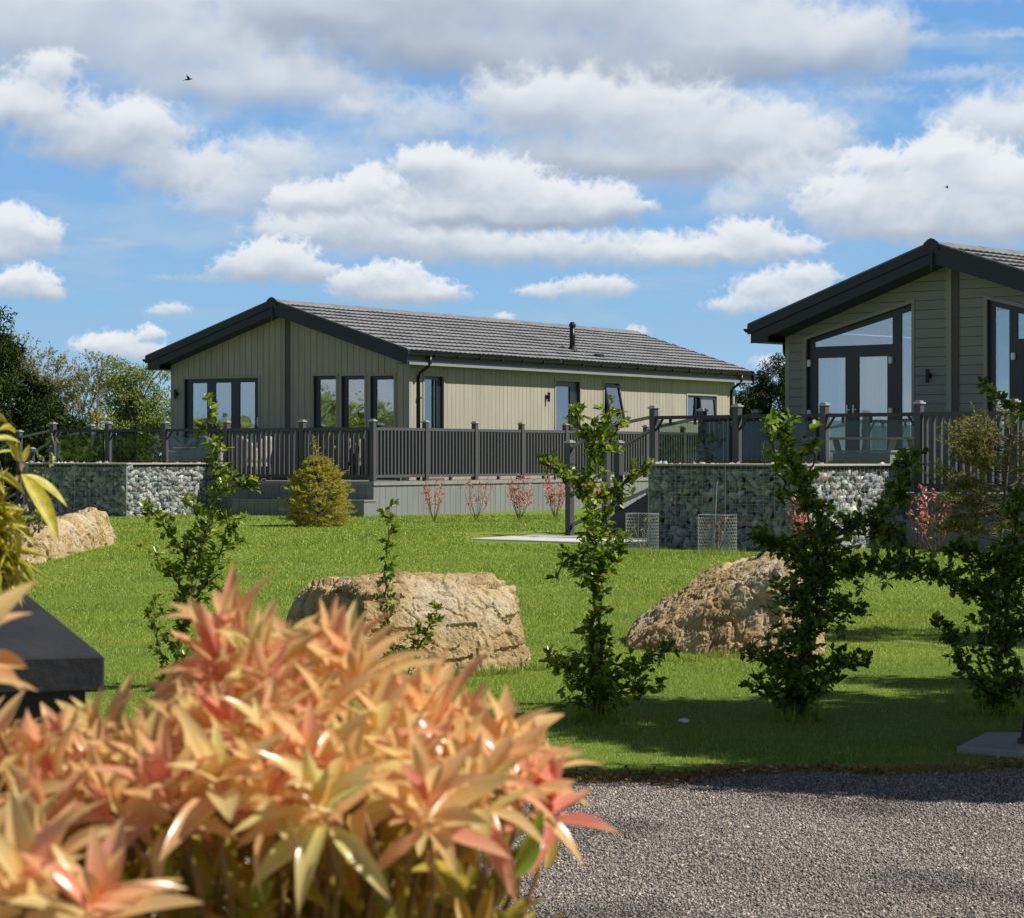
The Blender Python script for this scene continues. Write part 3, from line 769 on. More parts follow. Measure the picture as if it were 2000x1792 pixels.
# stone shapes for the baskets
STONE_T = []
for k in range(10):
    bm = bmesh.new()
    for i in range(9):
        v = Vector((random.gauss(0, 1), random.gauss(0, 1), random.gauss(0, 1))).normalized() * random.uniform(.85, 1.1)
        m_ = max(abs(v.x), abs(v.y), abs(v.z)); v = v.lerp(v / m_, .8)
        bm.verts.new((v.x * .56, v.y * .56, v.z * .56))
    r = bmesh.ops.convex_hull(bm, input=bm.verts); bmesh.ops.delete(bm, geom=[e for e in r['geom_interior'] if isinstance(e, bmesh.types.BMVert)], context='VERTS')
    bmesh.ops.recalc_face_normals(bm, faces=bm.faces); bmesh.ops.triangulate(bm, faces=bm.faces)
    bm.verts.index_update()
    STONE_T.append((np.array([v.co[:] for v in bm.verts]), np.array([[v.index for v in f.verts] for f in bm.faces]))); bm.free()
def gabion(fr, label, a0, a1, b0, b1, z0, z1, group):
    T = thing('gabion_wall', label, 'gabion wall', (fr.o[0], fr.o[1], 0), -R(fr.deg), group)
    parts = []
    def face(o, u, v, nrm, Lu, Lv):
        su = .112; sv = .10; nu = int(Lu / su); nv = int(Lv / sv); pos = []; sz = []
        for layer in (0, 1):
            for j in range(nv + 1):
                for i in range(nu + 1):
                    pu = (i + .5 * (j % 2) + RNG.normal(0, .18)) * Lu / nu; pv = (j + .25 + RNG.normal(0, .15)) * Lv / nv
                    if layer: pu += su / 2; pv += sv / 2
                    pu = min(max(pu, .05), Lu - .05); pv = min(max(pv, .05), Lv - .05)
                    pos.append(o + u * pu + v * pv - nrm * (.065 + .055 * layer + RNG.normal(0, .008))); sz.append(RNG.uniform(.7, 1.3))
        pos = np.array([p[:] for p in pos]); sz = np.array(sz); idx = RNG.integers(0, 10, len(pos))
        for k in range(10):
            m = idx == k; n = m.sum()
            if not n: continue
            ang = RNG.normal(0, .45, n)
            ax = np.outer(np.cos(ang), np.array(u[:])) + np.outer(np.sin(ang), np.array(v[:]))
            parts.append(scatter(STONE_T[k][0], STONE_T[k][1], pos[m], ax, np.tile(np.array(nrm[:]), (n, 1)), .168 * sz[m], .138 * sz[m], .10 * sz[m]))
    X, Y, Z = Vector((1, 0, 0)), Vector((0, 1, 0)), Vector((0, 0, 1))
    face(Vector((a0, b0, z0)), X, Z, -Y, a1 - a0, z1 - z0)
    face(Vector((a1, b0, z0)), Y, Z, X, b1 - b0, z1 - z0)
    face(Vector((a0, b0, z0)), Y, Z, -X, b1 - b0, z1 - z0)
    V, Fc, At = merge(parts)
    st = link('stone_fill', np_mesh('stone_fill', V, Fc, At), 'gabion_stone', T); st['kind'] = 'stuff'
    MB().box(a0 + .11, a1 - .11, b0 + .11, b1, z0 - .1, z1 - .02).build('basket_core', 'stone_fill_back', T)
    mb = MB(); w = .0045; pz = z0
    while pz < z1:
        mb.box(a0 - .006, a1 + .006, b0 - w - .004, b0 - .004, pz, pz + w); mb.box(a1 + .004, a1 + w + .004, b0, b1, pz, pz + w); mb.box(a0 - w - .004, a0 - .004, b0, b1, pz, pz + w); pz += .10
    x = a0
    while x <= a1 + .001: mb.box(x, x + w, b0 - .004, b0 + .001, z0, z1); x += .10
    y = b0
    while y <= b1: mb.box(a1 - .001, a1 + .004, y, y + w, z0, z1); mb.box(a0 - .004, a0 + .001, y, y + w, z0, z1); y += .10
    for (x, y) in ((a0, b0), (a1, b0)): mb.box(x - .012, x + .012, y - .012, y + .012, z0, z1)
    for t in (.5,): mb.box(a0 + (a1 - a0) * t, a0 + (a1 - a0) * t + .014, b0 - .014, b0 - .005, z0, z1)
    mb.build('wire_mesh', 'wire', T)
    MB().box(a0 - .05, a1 + .05, b0 - .05, b1, z1 + .001, z1 + .032).build('coping', 'coping', T, bevel=.006)
    MB().box(a0 + .0, a1 - .0, b0 + .0, b1, z1 - .05, z1 + .000).build('coping_frame', 'dark_backing', T)
    return T

sp1 = [-2.33 + .06] + [-2.27 + 1.91 * i for i in range(1, 9)]
deck(FR1, 'deck', 'grey composite deck with baluster railings around the farther lodge', -.535, .55, -1.27, -.78 - .06,
     [-.78, .83, 2.43], [4.11, 6.11, 7.89], 7.95, -2.33, sp1, '', None, 'composite decks round the lodges', [(FR1.A(455, -2.7), FR1.A(716, -2.7), .45, -.90)])
gabion(FR1, 'gabion of grey stones jutting from the farther lodge deck, behind the left boulder', 1.04, 3.82, -5.12, -2.37, -1.36, -.19, 'stone filled gabion bays')
deck(FR2, 'deck', 'grey composite deck with glass balustrade in front of the right lodge', -.55, .62, -1.35, -.18 - .06,
     [-.18, 1.51, 3.17], [4.87, 6.47, 8.1], 8.2, -2.36, [], '', None, 'composite decks round the lodges', [(4.95, 8.1, .45, -.93)])
gabion(FR2, 'gabion of grey stones below the glass balustrade, behind the mesh plant guards', 1.85, 4.70, -4.85, -2.40, -1.40, -.155, 'stone filled gabion bays')

# ------------------------------------------------------------------ furniture on the decks
def local(fr, a, b, z): x, y = fr.xy(a, b); return (x, y, z)
def make_chair(loc, rot, label):
    T = thing('rattan_chair', label, 'chair', loc, rot, 'rattan dining chairs on the deck')
    v = []; f = []; n = 22; m = 6
    for i in range(n + 1):
        t = i / n; ang = math.pi * (-.78 + 1.56 * t)            # wraps round the back, open towards +y
        back = max(0, math.cos(ang * .92)); top = .60 + .33 * back ** 1.6
        for j in range(m + 1):
            s = j / m; z = .40 + (top - .40) * s; r = .27 + .05 * s + .02 * back * s
            v.append((r * math.sin(ang), -r * math.cos(ang), z))
    for i in range(n):
        for j in range(m): f.append((i * (m + 1) + j, (i + 1) * (m + 1) + j, (i + 1) * (m + 1) + j + 1, i * (m + 1) + j + 1))
    me = bpy.data.meshes.new('backrest'); me.from_pydata(v, [], f)
    o = link('backrest', me, 'rattan', T, True); md = o.modifiers.new('s', 'SOLIDIFY'); md.thickness = .03
    s = MB(); r = .27
    s.tube([(0, 0, .30), (0, 0, .42)], [.25, .27], 20); s.build('seat', 'rattan', T)
    MB().tube([(0, .01, .42), (0, .01, .475)], [.24, .23], 20).build('cushion', 'cushion', T)
    for x, y in ((-.2, -.17), (.2, -.17), (-.2, .17), (.2, .17)):
        MB().tube([(x, y, .35), (x * 1.1, y * 1.15, 0)], [.035, .024], 8).build('leg', 'rattan', T)
    return T
chz = -.535
tc = FR1.A(432, -.9)
T = thing('dining_table', 'low grey woven table with a pale top among the rattan chairs', 'table', local(FR1, tc, -.9, chz), -R(32))
MB().box(-.95, .95, -.5, .5, .66, .69).build('table_top', 'table_wood', T, bevel=.008)
MB().box(-.80, .80, -.38, .38, .02, .655).build('table_base', 'rattan', T, bevel=.02)
for px, b, rot, lab in ((350, -1.15, -100, 'pale rattan tub chair left of the table, behind the left glass panel'),
                        (373, -.2, -170, 'small looking rattan chair back seen between the table and the folding doors'),
                        (412, -1.75, 10, 'rattan chair nearest the glass, back to the garden in front of the table'),
                        (458, -.25, 175, 'rattan chair behind the right part of the table, near the door handle'),
                        (503, -1.2, 85, 'brightly sunlit rattan chair behind the first baluster panel'),
                        (478, -1.75, 15, 'shaded rattan chair just left of the brightly sunlit one')):
    a = FR1.A(px, b); make_chair(local(FR1, a, b, chz), R(rot - 32), lab)
# picnic table behind the right glass
a = FR2.A(1688, -1.0)
T = thing('picnic_table', 'pale timber picnic table behind the glass balustrade of the right lodge', 'picnic table', local(FR2, a, -1.0, -.55), -R(43))
mb = MB()
for k in range(5): mb.box(-.95, .95, -.36 + .146 * k, -.36 + .146 * k + .136, .78, .815)
mb.build('table_top', 'table_wood', T)
for y in (-.72, .58):
    s = MB()
    for k in range(2): s.box(-.95, .95, y + .09 * k - .02, y + .09 * k + .062, .43, .465)
    s.build('bench_seat', 'table_wood', T)
for x in (-.7, .7):
    for s in (-1, 1):
        MB().bar((x, s * .62, 0), (x, s * .22, .775), .09, .045).build('leg', 'table_wood', T)
    MB().bar((x + .05, -.72, .39), (x + .05, .72, .39), .045, .09).build('cross_beam', 'table_wood', T)
T = thing('storage_box', 'low weathered timber box standing behind the right glass panel, below the table', 'storage box', local(FR2, FR2.A(1694, -2.0), -2.0, -.55), -R(43))
mb = MB()
for k in range(4): mb.box(-.52, .52, -.16, .16, .02 + k * .14, .02 + k * .14 + .133)
mb.build('box_body', 'table_wood', T); MB().box(-.55, .55, -.185, .185, .582, .612).build('box_lid', 'table_wood', T)
# ------------------------------------------------------------------ ground
def edge_y(x):      # far edge of the gravel
    return 12.05 + .35 * math.sin((x - .6) * .8) * (1 if x > 0 else .4) - .12 * max(0, -x) + .10 * math.sin(x * 5.1 + 1) + .05 * math.sin(x * 13.0)
def np_edge(x): return 12.05 + .35 * np.sin((x - .6) * .8) * np.where(x > 0, 1, .4) - .12 * np.maximum(0, -x) + .10 * np.sin(x * 5.1 + 1) + .05 * np.sin(x * 13.0)
def grid_mesh(name, xs, ys, zf, mat, kind='structure'):
    X, Y = np.meshgrid(xs, ys); Z = zf(X, Y)
    V = np.stack([X.ravel(), Y.ravel(), Z.ravel()], 1); nx, ny = len(xs), len(ys)
    i, j = np.meshgrid(np.arange(nx - 1), np.arange(ny - 1)); a = (j * nx + i).ravel()
    me = np_mesh(name, V, np.stack([a, a + 1, a + 1 + nx, a + nx], 1))
    o = link(name, me, mat, None, True); tag(o, kind=kind); return o
xs = np.concatenate([np.linspace(-700, -40, 12), np.linspace(-36, 36, 73), np.linspace(40, 700, 12)])
ys = np.concatenate([np.linspace(-500, -20, 8), np.linspace(-10, 60, 141), np.linspace(66, 900, 14)])
grid_mesh('lawn', xs, ys, np_gz, 'lawn_ground')
# gravel sheet 6 mm above, with a wavy far edge
xs = np.linspace(-14, 14, 281); n = 60; V = []
for j in range(n + 1):
    for x in xs:
        y = -8 + (edge_y(x) + 8) * j / n; V.append((x, y, -1.594))
Fc = []
nx = len(xs)
for j in range(n):
    for i in range(nx - 1): a = j * nx + i; Fc.append((a, a + 1, a + 1 + nx, a + nx))
tag(link('gravel_drive', np_mesh('gravel_drive', np.array(V), np.array(Fc)), 'gravel_ground'), kind='structure')
V = []; Fc = []
for i, x in enumerate(xs):
    y = edge_y(x); w = .045 + .04 * math.sin(x * 3.3) + .02 * math.sin(x * 11) + .02 * math.sin(x * 23)
    V += [(x, y - .03, -1.590), (x, y + w, -1.588)]
    if i: k = 2 * i; Fc.append((k - 2, k, k + 1, k - 1))
tag(link('soil_edge', np_mesh('soil_edge', np.array(V), np.array(Fc)), 'dark_soil'), kind='structure')

# gravel chips
OCT = (np.array([[.5, 0, 0], [-.5, 0, 0], [0, .5, 0], [0, -.5, 0], [0, 0, .5], [0, 0, -.5]], float),
       np.array([[0, 2, 4], [2, 1, 4], [1, 3, 4], [3, 0, 4], [2, 0, 5], [1, 2, 5], [3, 1, 5], [0, 3, 5]]))
n = 240000
y = 7.6 + (12.5 - 7.6) * RNG.random(n) ** .9; x = (RNG.random(n) * 1.75 - .72) * .27 * y + .1
k = (y < np_edge(x) + .03 + RNG.normal(0, .03, n)); x = x[k]; y = y[k]; n = len(x)
sz = RNG.uniform(.0045, .012, n) * np.where(RNG.random(n) < .03, 1.7, 1)
big = np.sin(x * 3.1 + y * 2.2) * .03 - .22 * np.clip(np.sin(x * 2.3 + 1) * np.sin(y * 3.1 + x) + .3 * np.sin(x * 9) * np.sin(y * 7) - .45, 0, .5) * 2
ax = rand_dirs(n); ax[:, 2] *= .35
V, Fc, At = scatter(OCT[0], OCT[1], np.stack([x, y, -1.592 + sz * .2 + .004 * np.sin(x * 2) * 0], 1), norm(ax), np.tile([0, 0, 1.], (n, 1)) + .3 * RNG.normal(size=(n, 3)), sz * 1.3, sz, sz * .75, rnd=np.clip(RNG.beta(2.0, 2.2, n) + big, 0, 1))
tag(link('gravel', np_mesh('gravel', V, Fc, At), 'gravel_stone'), 'loose grey and buff gravel chips covering the drive', 'gravel', kind='stuff')

# ------------------------------------------------------------------ grass
BLADE = (np.array([[0, -.5, 0], [0, .5, 0], [.6, .33, .10], [.6, -.33, .10], [1, 0, .32]], float), None)
def grass(name, label, pts, h, w, dry, lean=.35, mat='grass_blade', rnd=None):
    n = len(pts)
    ax = np.stack([RNG.normal(0, lean, n), RNG.normal(0, lean, n), np.ones(n)], 1)
    up = norm(RNG.normal(size=(n, 3)) * [1, 1, .05])
    tv = np.array([[0, -.5, 0], [0, .5, 0], [1, 0, .25]], float); tf = np.array([[0, 1, 2]])
    V, Fc, At = scatter(tv, tf, pts, ax, up, h, w, h, rnd=rnd)
    At[:, 1] = np.repeat(np.clip(dry, 0, 1), 3)
    o = link(name, np_mesh(name, V, Fc, At), mat)
    return tag(o, label, 'grass', kind='stuff')
PADS = []   # (xmin,xmax,ymin,ymax) kept clear
def lawn_pts(y0, y1, dens, marg=1.0):
    out = []
    area_ = .47 * (y1 * y1 - y0 * y0) / 2 + 2 * marg * (y1 - y0); n = int(area_ * dens)
    y = np.sqrt(RNG.random(n) * (y1 * y1 - y0 * y0) + y0 * y0); x = (RNG.random(n) - .5) * (.47 * y + 2 * marg)
    return x, y
sets = []
for y0, y1, d, h, w in ((11.4, 15, 5200, .022, .0034), (15, 19, 3400, .023, .0043), (19, 26, 1700, .028, .0065), (26, 36, 800, .030, .011), (36, 51, 380, .034, .017)):
    x, y = lawn_pts(y0, y1, d)
    ey = np_edge(x); k = y > ey - .01 + np.abs(RNG.normal(0, .05, len(x)))
    # pads and buildings
    k &= ~((y > 12.9) & (y < 14.25) & (x > 2.46) & (x > 2.46 + (14.25 - y) * .0))
    k &= ~((y > 36.9) & (y < 41.9) & (x > -.75 + (41.9 - y) * .05) & (x < 2.2))
    for fr, aR in ((FR1, 7.95), (FR2, 8.2)):
        dx = x - fr.o[0]; dy = y - fr.o[1]
        a = dx * fr.G[0] + dy * fr.G[1]; b = dx * fr.L[0] + dy * fr.L[1]
        k &= ~((b > -2.38) & (a > -.85) & (a < aR + .03))
        k &= ~((b > -5.0) & (b < -2.3) & (a > (1.04 if fr is FR1 else 1.85)) & (a < (3.82 if fr is FR1 else 4.63)))
    x, y = x[k], y[k]; ey = ey[k]
    dry = np.clip(1 - (y - ey) / .28, 0, 1) * (RNG.random(len(x)) < .55) * RNG.random(len(x)) + (RNG.random(len(x)) < .03) * .6
    hh = h * RNG.uniform(.6, 1.35, len(x)) * (1 + .25 * np.sin(x * 1.7 + 2 * np.sin(y * .9)))
    sets.append((x, y, hh, w * RNG.uniform(.7, 1.3, len(x)), dry))
x = np.concatenate([s[0] for s in sets]); y = np.concatenate([s[1] for s in sets])
grass('grass', 'short mown green grass covering the lawn', np.stack([x, y, np_gz(x, y) - .003], 1), np.concatenate([s[2] for s in sets]),
      np.concatenate([s[3] for s in sets]), np.concatenate([s[4] for s in sets]), .55)
# longer tufts at the feet of shrubs, boulders, the kerb edge
tuft = []
def add_tufts(cx, cy, rx, ry, n, h):
    a = RNG.random(n) * 6.283; r = np.sqrt(RNG.random(n)); X = cx + rx * r * np.cos(a); Y = cy + ry * r * np.sin(a)
    tuft.append((X, Y, h * RNG.uniform(.4, 1.2, n)))
def P_on(px, py):       # the lawn point seen at a pixel
    Y = 15.0
    for _ in range(30): Y = -gz(0, Y) * F / (py - HY)
    return Vector(((px - HX) / F * Y, Y, gz(0, Y)))
for px, py, rx, n, h in ((1165, 1408, .15, 420, .15), (1560, 1405, .17, 420, .13), (1935, 1392, .2, 400, .12), (335, 1345, .13, 250, .11), (800, 1330, .15, 300, .09), (620, 1340, .2, 250, .10)):
    p = P_on(px, py); add_tufts(p.x, p.y, rx, rx, n, h)
for px, py in ((860, 1318), (920, 1318), (980, 1314), (1035, 1306), (1250, 1294), (1330, 1290), (1420, 1282), (1520, 1272)):
    p = P_on(px, py); add_tufts(p.x, p.y - .03, .16, .07, 200, .085)
for px, py in ((60, 1110), (110, 1096), (160, 1082), (205, 1062)):
    p = P_on(px, py); add_tufts(p.x, p.y, .25, .12, 160, .08)
for px, py in ((1238, 1082), (1275, 1082), (1375, 1082), (1420, 1082), (848, 1020), (930, 1018), (1015, 1018), (1085, 1014)):
    p = P_on(px, py); add_tufts(p.x, p.y, .25, .2, 220, .13)
X = np.concatenate([t[0] for t in tuft]); Y = np.concatenate([t[1] for t in tuft]); H = np.concatenate([t[2] for t in tuft])
grass('tall_grass', 'longer unmown grass round the feet of the shrubs and boulders', np.stack([X, Y, np_gz(X, Y) - .003], 1), H, .006, (RNG.random(len(X)) < .06) * .6, .28)
# edge: dead brown stalks and leaf litter along the gravel
n = 12000; x = RNG.uniform(-4, 4.2, n); y = np_edge(x) + RNG.normal(.07, .08, n) * (.6 + .8 * np.abs(np.sin(x * 1.9)))
grass('dead_grass', 'brown dead grass and litter along the gravel edge', np.stack([x, y, -1.59 + 0 * x], 1), RNG.uniform(.015, .05, n), .006, RNG.uniform(.6, 1, n), 1.4)

n = 4200; x = RNG.uniform(-3.5, 4.2, n); x = x[RNG.random(n) < .12 + .88 * np.clip(.5 + .6 * np.sin(x * 2.1) + .4 * np.sin(x * 7.3 + 1), 0, 1)]; n = len(x); wv = .5 + .9 * np.abs(np.sin(x * 1.9 + .4)); y = np_edge(x) + RNG.normal(.06, .075, n) * wv
V, Fc, At = scatter(LEAF4[0], LEAF4[1], np.stack([x, y, -1.583 + RNG.random(n) * .02], 1), norm(RNG.normal(size=(n, 3)) * [1, 1, .35]), norm(RNG.normal(size=(n, 3)) * [.5, .5, 1]), RNG.uniform(.018, .045, n), RNG.uniform(.008, .02, n))
tag(link('leaf_litter', np_mesh('leaf_litter', V, Fc, At), 'leaf_litter'), 'rusty brown fallen leaves along the gravel edge', 'leaves', kind='stuff')
# ------------------------------------------------------------------ pads
def slab_obj(name, label, cat, pts, th, mat):
    n = len(pts); v = [tuple(p) for p in pts] + [(p[0], p[1], p[2] - th) for p in pts]
    mb = MB(); mb.add(v, [tuple(range(n)), tuple(range(2 * n - 1, n - 1, -1))] + [(i, (i + 1) % n, n + (i + 1) % n, n + i) for i in range(n)])
    o = mb.build(name, mat, bevel=.008); return tag(o, label, cat)
def Pz(px, py, z): Y = -z * F / (py - HY); return ((px - HX) / F * Y, Y, z)
slab_obj('concrete_pad', 'pale concrete pad on the lawn at the foot of the right deck stairs', 'pad', [Pz(918, 1050, -1.315), Pz(1262, 1061, -1.315), Pz(1275, 1050, -1.315), Pz(1045, 1042.5, -1.315)], .12, 'concrete')
slab_obj('paving_slab', 'grey stone paving slab half out of frame at the right edge of the lawn', 'paving slab', [Pz(1868, 1456, -1.565), Pz(2060, 1472, -1.565), Pz(2080, 1428, -1.565), Pz(1925, 1428, -1.565)], .06, 'slab')
p = Pz(2004, 1450, -1.565)
T = thing('garden_spotlight', 'dark garden spotlight on the paving slab, cut off by the right edge', 'spotlight', p)
MB().tube([(0, 0, 0), (0, 0, .03)], [.05, .045], 12).build('base', 'black_plastic', T)
MB().tube([(0, 0, .03), (.01, 0, .07), (.03, -.02, .13)], [.03, .035, .05], 12).build('lamp_head', 'black_plastic', T)
bm = bmesh.new(); bmesh.ops.create_icosphere(bm, subdivisions=2, radius=.03)
for v in bm.verts: v.co = Vector((v.co.x * 1.1, v.co.y, v.co.z * .5)) * (1 + .25 * mnoise.noise(v.co * 40))
me = bpy.data.meshes.new('pebble'); bm.to_mesh(me); bm.free()
o = link('pebble', me, 'white_stone', None, True); p = P_on(1336, 1412); o.location = (p.x, p.y, p.z + .018); tag(o, 'small white stone lying on the shaded lawn', 'stone')

# ------------------------------------------------------------------ boulders
def boulder(name, label, pts, vox, seed, amp=.05, strata=0.0, group='limestone boulders on the lawn'):
    bm = bmesh.new()
    for p in pts: bm.verts.new(p)
    r = bmesh.ops.convex_hull(bm, input=bm.verts)
    bmesh.ops.delete(bm, geom=[e for e in r['geom_interior'] if isinstance(e, bmesh.types.BMVert)], context='VERTS')
    bmesh.ops.recalc_face_normals(bm, faces=bm.faces)
    c = sum((v.co for v in bm.verts), Vector()) / len(bm.verts)
    for v in bm.verts: v.co -= c
    me = bpy.data.meshes.new(name); bm.to_mesh(me); bm.free()
    o = bpy.data.objects.new(name, me); COL.objects.link(o)
    md = o.modifiers.new('r', 'REMESH'); md.mode = 'VOXEL'; md.voxel_size = vox
    ms = o.modifiers.new('s', 'SMOOTH'); ms.iterations = 1; ms.factor = .5
    dg = bpy.context.evaluated_depsgraph_get(); me2 = bpy.data.meshes.new_from_object(o.evaluated_get(dg))
    bpy.data.objects.remove(o)
    n = len(me2.vertices); co = np.empty(n * 3, np.float32); me2.vertices.foreach_get('co', co); co = co.reshape(-1, 3)
    no = np.array([v.normal[:] for v in me2.vertices])
    off = Vector((seed * 3.1, seed * 7.7, seed * 1.3))
    for i in range(n):
        v = Vector(co[i]); d = 0
        w = v * 2.2 + off
        vd, vp = mnoise.voronoi(w * 1.0)
        d += amp * .7 * (mnoise.noise(vp[0] * 3.7) + .35)
        q2 = v * 5.5 + off + Vector((mnoise.noise(v * 6), mnoise.noise(v * 6 + off), 0)) * .35
        vd2, vp2 = mnoise.voronoi(q2); d += amp * .34 * mnoise.noise(vp2[0] * 3.1)
        vd3, vp3 = mnoise.voronoi(v * 15 + off); d += amp * .09 * mnoise.noise(vp3[0] * 3.3)
        d -= amp * .30 * max(0, 1 - (vd2[1] - vd2[0]) * 9)
        d += amp * .6 * mnoise.noise(v * 2.3 + off) + amp * .22 * mnoise.noise(v * 12 + off) + amp * .16 * mnoise.noise(v * 32 + off) + amp * .10 * mnoise.noise(v * 70 + off)
        if strata:
            s = (v.z + .05 * mnoise.noise(v * 1.5 + off)) * strata; fs = s - math.floor(s)
            d -= amp * .55 * (1 if fs < .12 else 0) * (mnoise.noise(v * 3) > -.1)
        co[i] += no[i] * d
    me2.vertices.foreach_set('co', co.ravel()); me2.update(); me2.name = name
    o = link(name, me2, 'limestone', None, False); o.location = c
    return tag(o, label, 'boulder', group)
# middle boulder: dark left face, lit right face
def PP(px, py, Y): return P(px, py, Y)
mid = [PP(560, 1205, 18.7), PP(575, 1175, 18.7), PP(605, 1148, 18.6), PP(690, 1139, 17.7), PP(760, 1128, 17.9), PP(850, 1124, 18.1), PP(960, 1128, 18.4), PP(1003, 1146, 18.5),
       PP(1014, 1200, 18.4), PP(1034, 1290, 18.1), PP(1036, 1330, 18.1), PP(880, 1345, 17.45), PP(716, 1380, 16.9), PP(700, 1250, 17.05), PP(720, 1160, 17.25), PP(560, 1350, 18.3),
       PP(600, 1150, 19.4), PP(950, 1130, 19.3), PP(1010, 1290, 19.2), PP(570, 1280, 19.4), PP(880, 1168, 17.75), PP(1002, 1180, 18.2)]
boulder('boulder', 'large blocky buff boulder in the middle of the lawn, behind the orange shrub', mid, .017, 1, .055, 4.5)
rt = [PP(1222, 1245, 20.3), PP(1240, 1210, 20.5), PP(1300, 1164, 20.5), PP(1370, 1127, 20.4), PP(1440, 1098, 20.3), PP(1510, 1080, 20.1), PP(1572, 1076, 19.8), PP(1590, 1120, 19.7), PP(1606, 1200, 19.5), PP(1606, 1290, 19.3),
      PP(1224, 1262, 19.8), PP(1330, 1205, 19.5), PP(1450, 1150, 19.3), PP(1545, 1098, 19.2), PP(1232, 1285, 19.6), PP(1270, 1318, 19.3), PP(1400, 1318, 18.9), PP(1560, 1315, 18.8), PP(1300, 1180, 21), PP(1500, 1095, 20.9), PP(1595, 1120, 20.9), PP(1600, 1290, 21), PP(1270, 1280, 21)]
boulder('boulder', 'wedge shaped tan boulder rising to the right, partly hidden by a dark shrub', rt, .020, 5, .052, 0)
lf = [PP(30, 1058, 31.8), PP(60, 1034, 32.2), PP(120, 1014, 34), PP(186, 996, 36.4), PP(206, 1006, 37.0), PP(219, 1046, 37.3), PP(222, 1085, 37.2), PP(205, 1085, 36.2), PP(150, 1100, 33.6), PP(60, 1145, 30.8), PP(10, 1150, 30.6), PP(-5, 1070, 31.8),
      PP(95, 1046, 32.0), PP(165, 1030, 34.6), PP(40, 1034, 33.6), PP(170, 1000, 37.8), PP(196, 1060, 38.4), PP(20, 1110, 33.5)]
boulder('boulder', 'low long boulder at the left, below the gabion of the farther lodge', lf, .032, 9, .08, 0)

# ------------------------------------------------------------------ dark lidded box in the left foreground
yf = 4.5; zt_ = (HY - 1279) / F * yf
T = thing('lidded_box', 'dark slate grey box with flat overhanging lid, at the left edge behind orange leaves', 'box', ((204 - HX) / F * yf, yf, -1.6), R(15))
zl = zt_ + 1.6
MB().box(-1.6, 0, 0, 2.15, zl - .066, zl).build('lid', 'lid_slate', T, bevel=.004)
MB().box(-1.56, -.032, .032, 2.10, 0, zl - .067).build('box_body', 'black_plastic', T)
# ------------------------------------------------------------------ shrubs built along branch paths
def smooth_path(pts, n=6):
    out = []
    for i in range(len(pts) - 1):
        p0 = pts[max(i - 1, 0)]; p1 = pts[i]; p2 = pts[i + 1]; p3 = pts[min(i + 2, len(pts) - 1)]
        for k in range(n):
            t = k / n; out.append(.5 * ((2 * p1) + (p2 - p0) * t + (2 * p0 - 5 * p1 + 4 * p2 - p3) * t * t + (3 * p1 - p0 - 3 * p2 + p3) * t ** 3))
    out.append(pts[-1]); return out
def shrub(name, label, cat, base, paths, leaf, mat, lsize, dens, stem='twig', group=None, twigs=True, wid=.56, r0=.011, canes=()):
    """paths: list of (list of (px,py,dY,rad_px), leafiness)"""
    Y0 = base.y; T = thing(name, label, cat, tuple(base), 0, group); st = MB(); LP = []; LA = []; LS = []
    for pts, fol in paths:
        w = [P(px, py, Y0 + dy) - base for px, py, dy, r in pts]; rr = [r / F * Y0 for *_, r in pts]
        sp = smooth_path(w, 6); n = len(sp); rad = [rr[min(int(i / 6), len(rr) - 1)] * (1 - (i % 6) / 6) + rr[min(int(i / 6) + 1, len(rr) - 1)] * ((i % 6) / 6) for i in range(n)]
        jj = [sp[0]] + [q + Vector((random.gauss(0, .006), random.gauss(0, .02), random.gauss(0, .006))) for q in sp[1:]]
        st.tube(jj, [max(.0022, r0 * (1 - .85 * i / n)) for i in range(n)], 5)
        for i in range(n - 1):
            seg = (jj[i + 1] - jj[i]); nl = 2.7 * dens * fol * seg.length * (.30 + rad[i] / .10)
            nt_ = nl / 7
            k = int(nt_) + (random.random() < nt_ - int(nt_))
            for _ in range(k):                                        # twiglets ending in leaf rosettes
                p = jj[i] + seg * random.random(); d = Vector((random.gauss(0, 1), random.gauss(0, 1), random.gauss(.35, .7))).normalized()
                ln = rad[i] * random.uniform(.1, 1.2); e = p + d * ln
                if twigs and ln > .03: st.tube([p, p + d * ln * .5 + Vector((0, 0, .004)), e], [.0022, .0018, .0012], 3)
                m = random.randint(5, 9)
                for q in range(m):
                    t = random.uniform(.35, 1.0) if q > 3 else 1
                    LP.append(p + d * ln * t); dd = (d * .8 + Vector((random.gauss(0, .75), random.gauss(0, .75), random.gauss(.2, .6)))).normalized()
                    LA.append(dd); LS.append(lsize * random.uniform(.55, 1.15))
    st.build('stems', stem, T, smooth=True)
    n = len(LP); up = RNG.normal(0, .5, (n, 3)) + [0, 0, 1]
    V, Fc, At = scatter(LEAF6[0], LEAF6[1], np.array([p[:] for p in LP]), np.array([p[:] for p in LA]), up, np.array(LS), np.array(LS) * wid)
    link('leaves', np_mesh('leaves', V, Fc, At), mat, T)
    for (x0, y0, x1, y1, dy, rad) in canes:
        MB().tube([P(x0, y0, Y0 + dy) - base, P(x1, y1, Y0 + dy) - base], rad, 6).build('support_cane', 'cane', T)
    return T
GP = 'young evergreen hedge shrubs on the near lawn'
b = P_on(335, 1342)
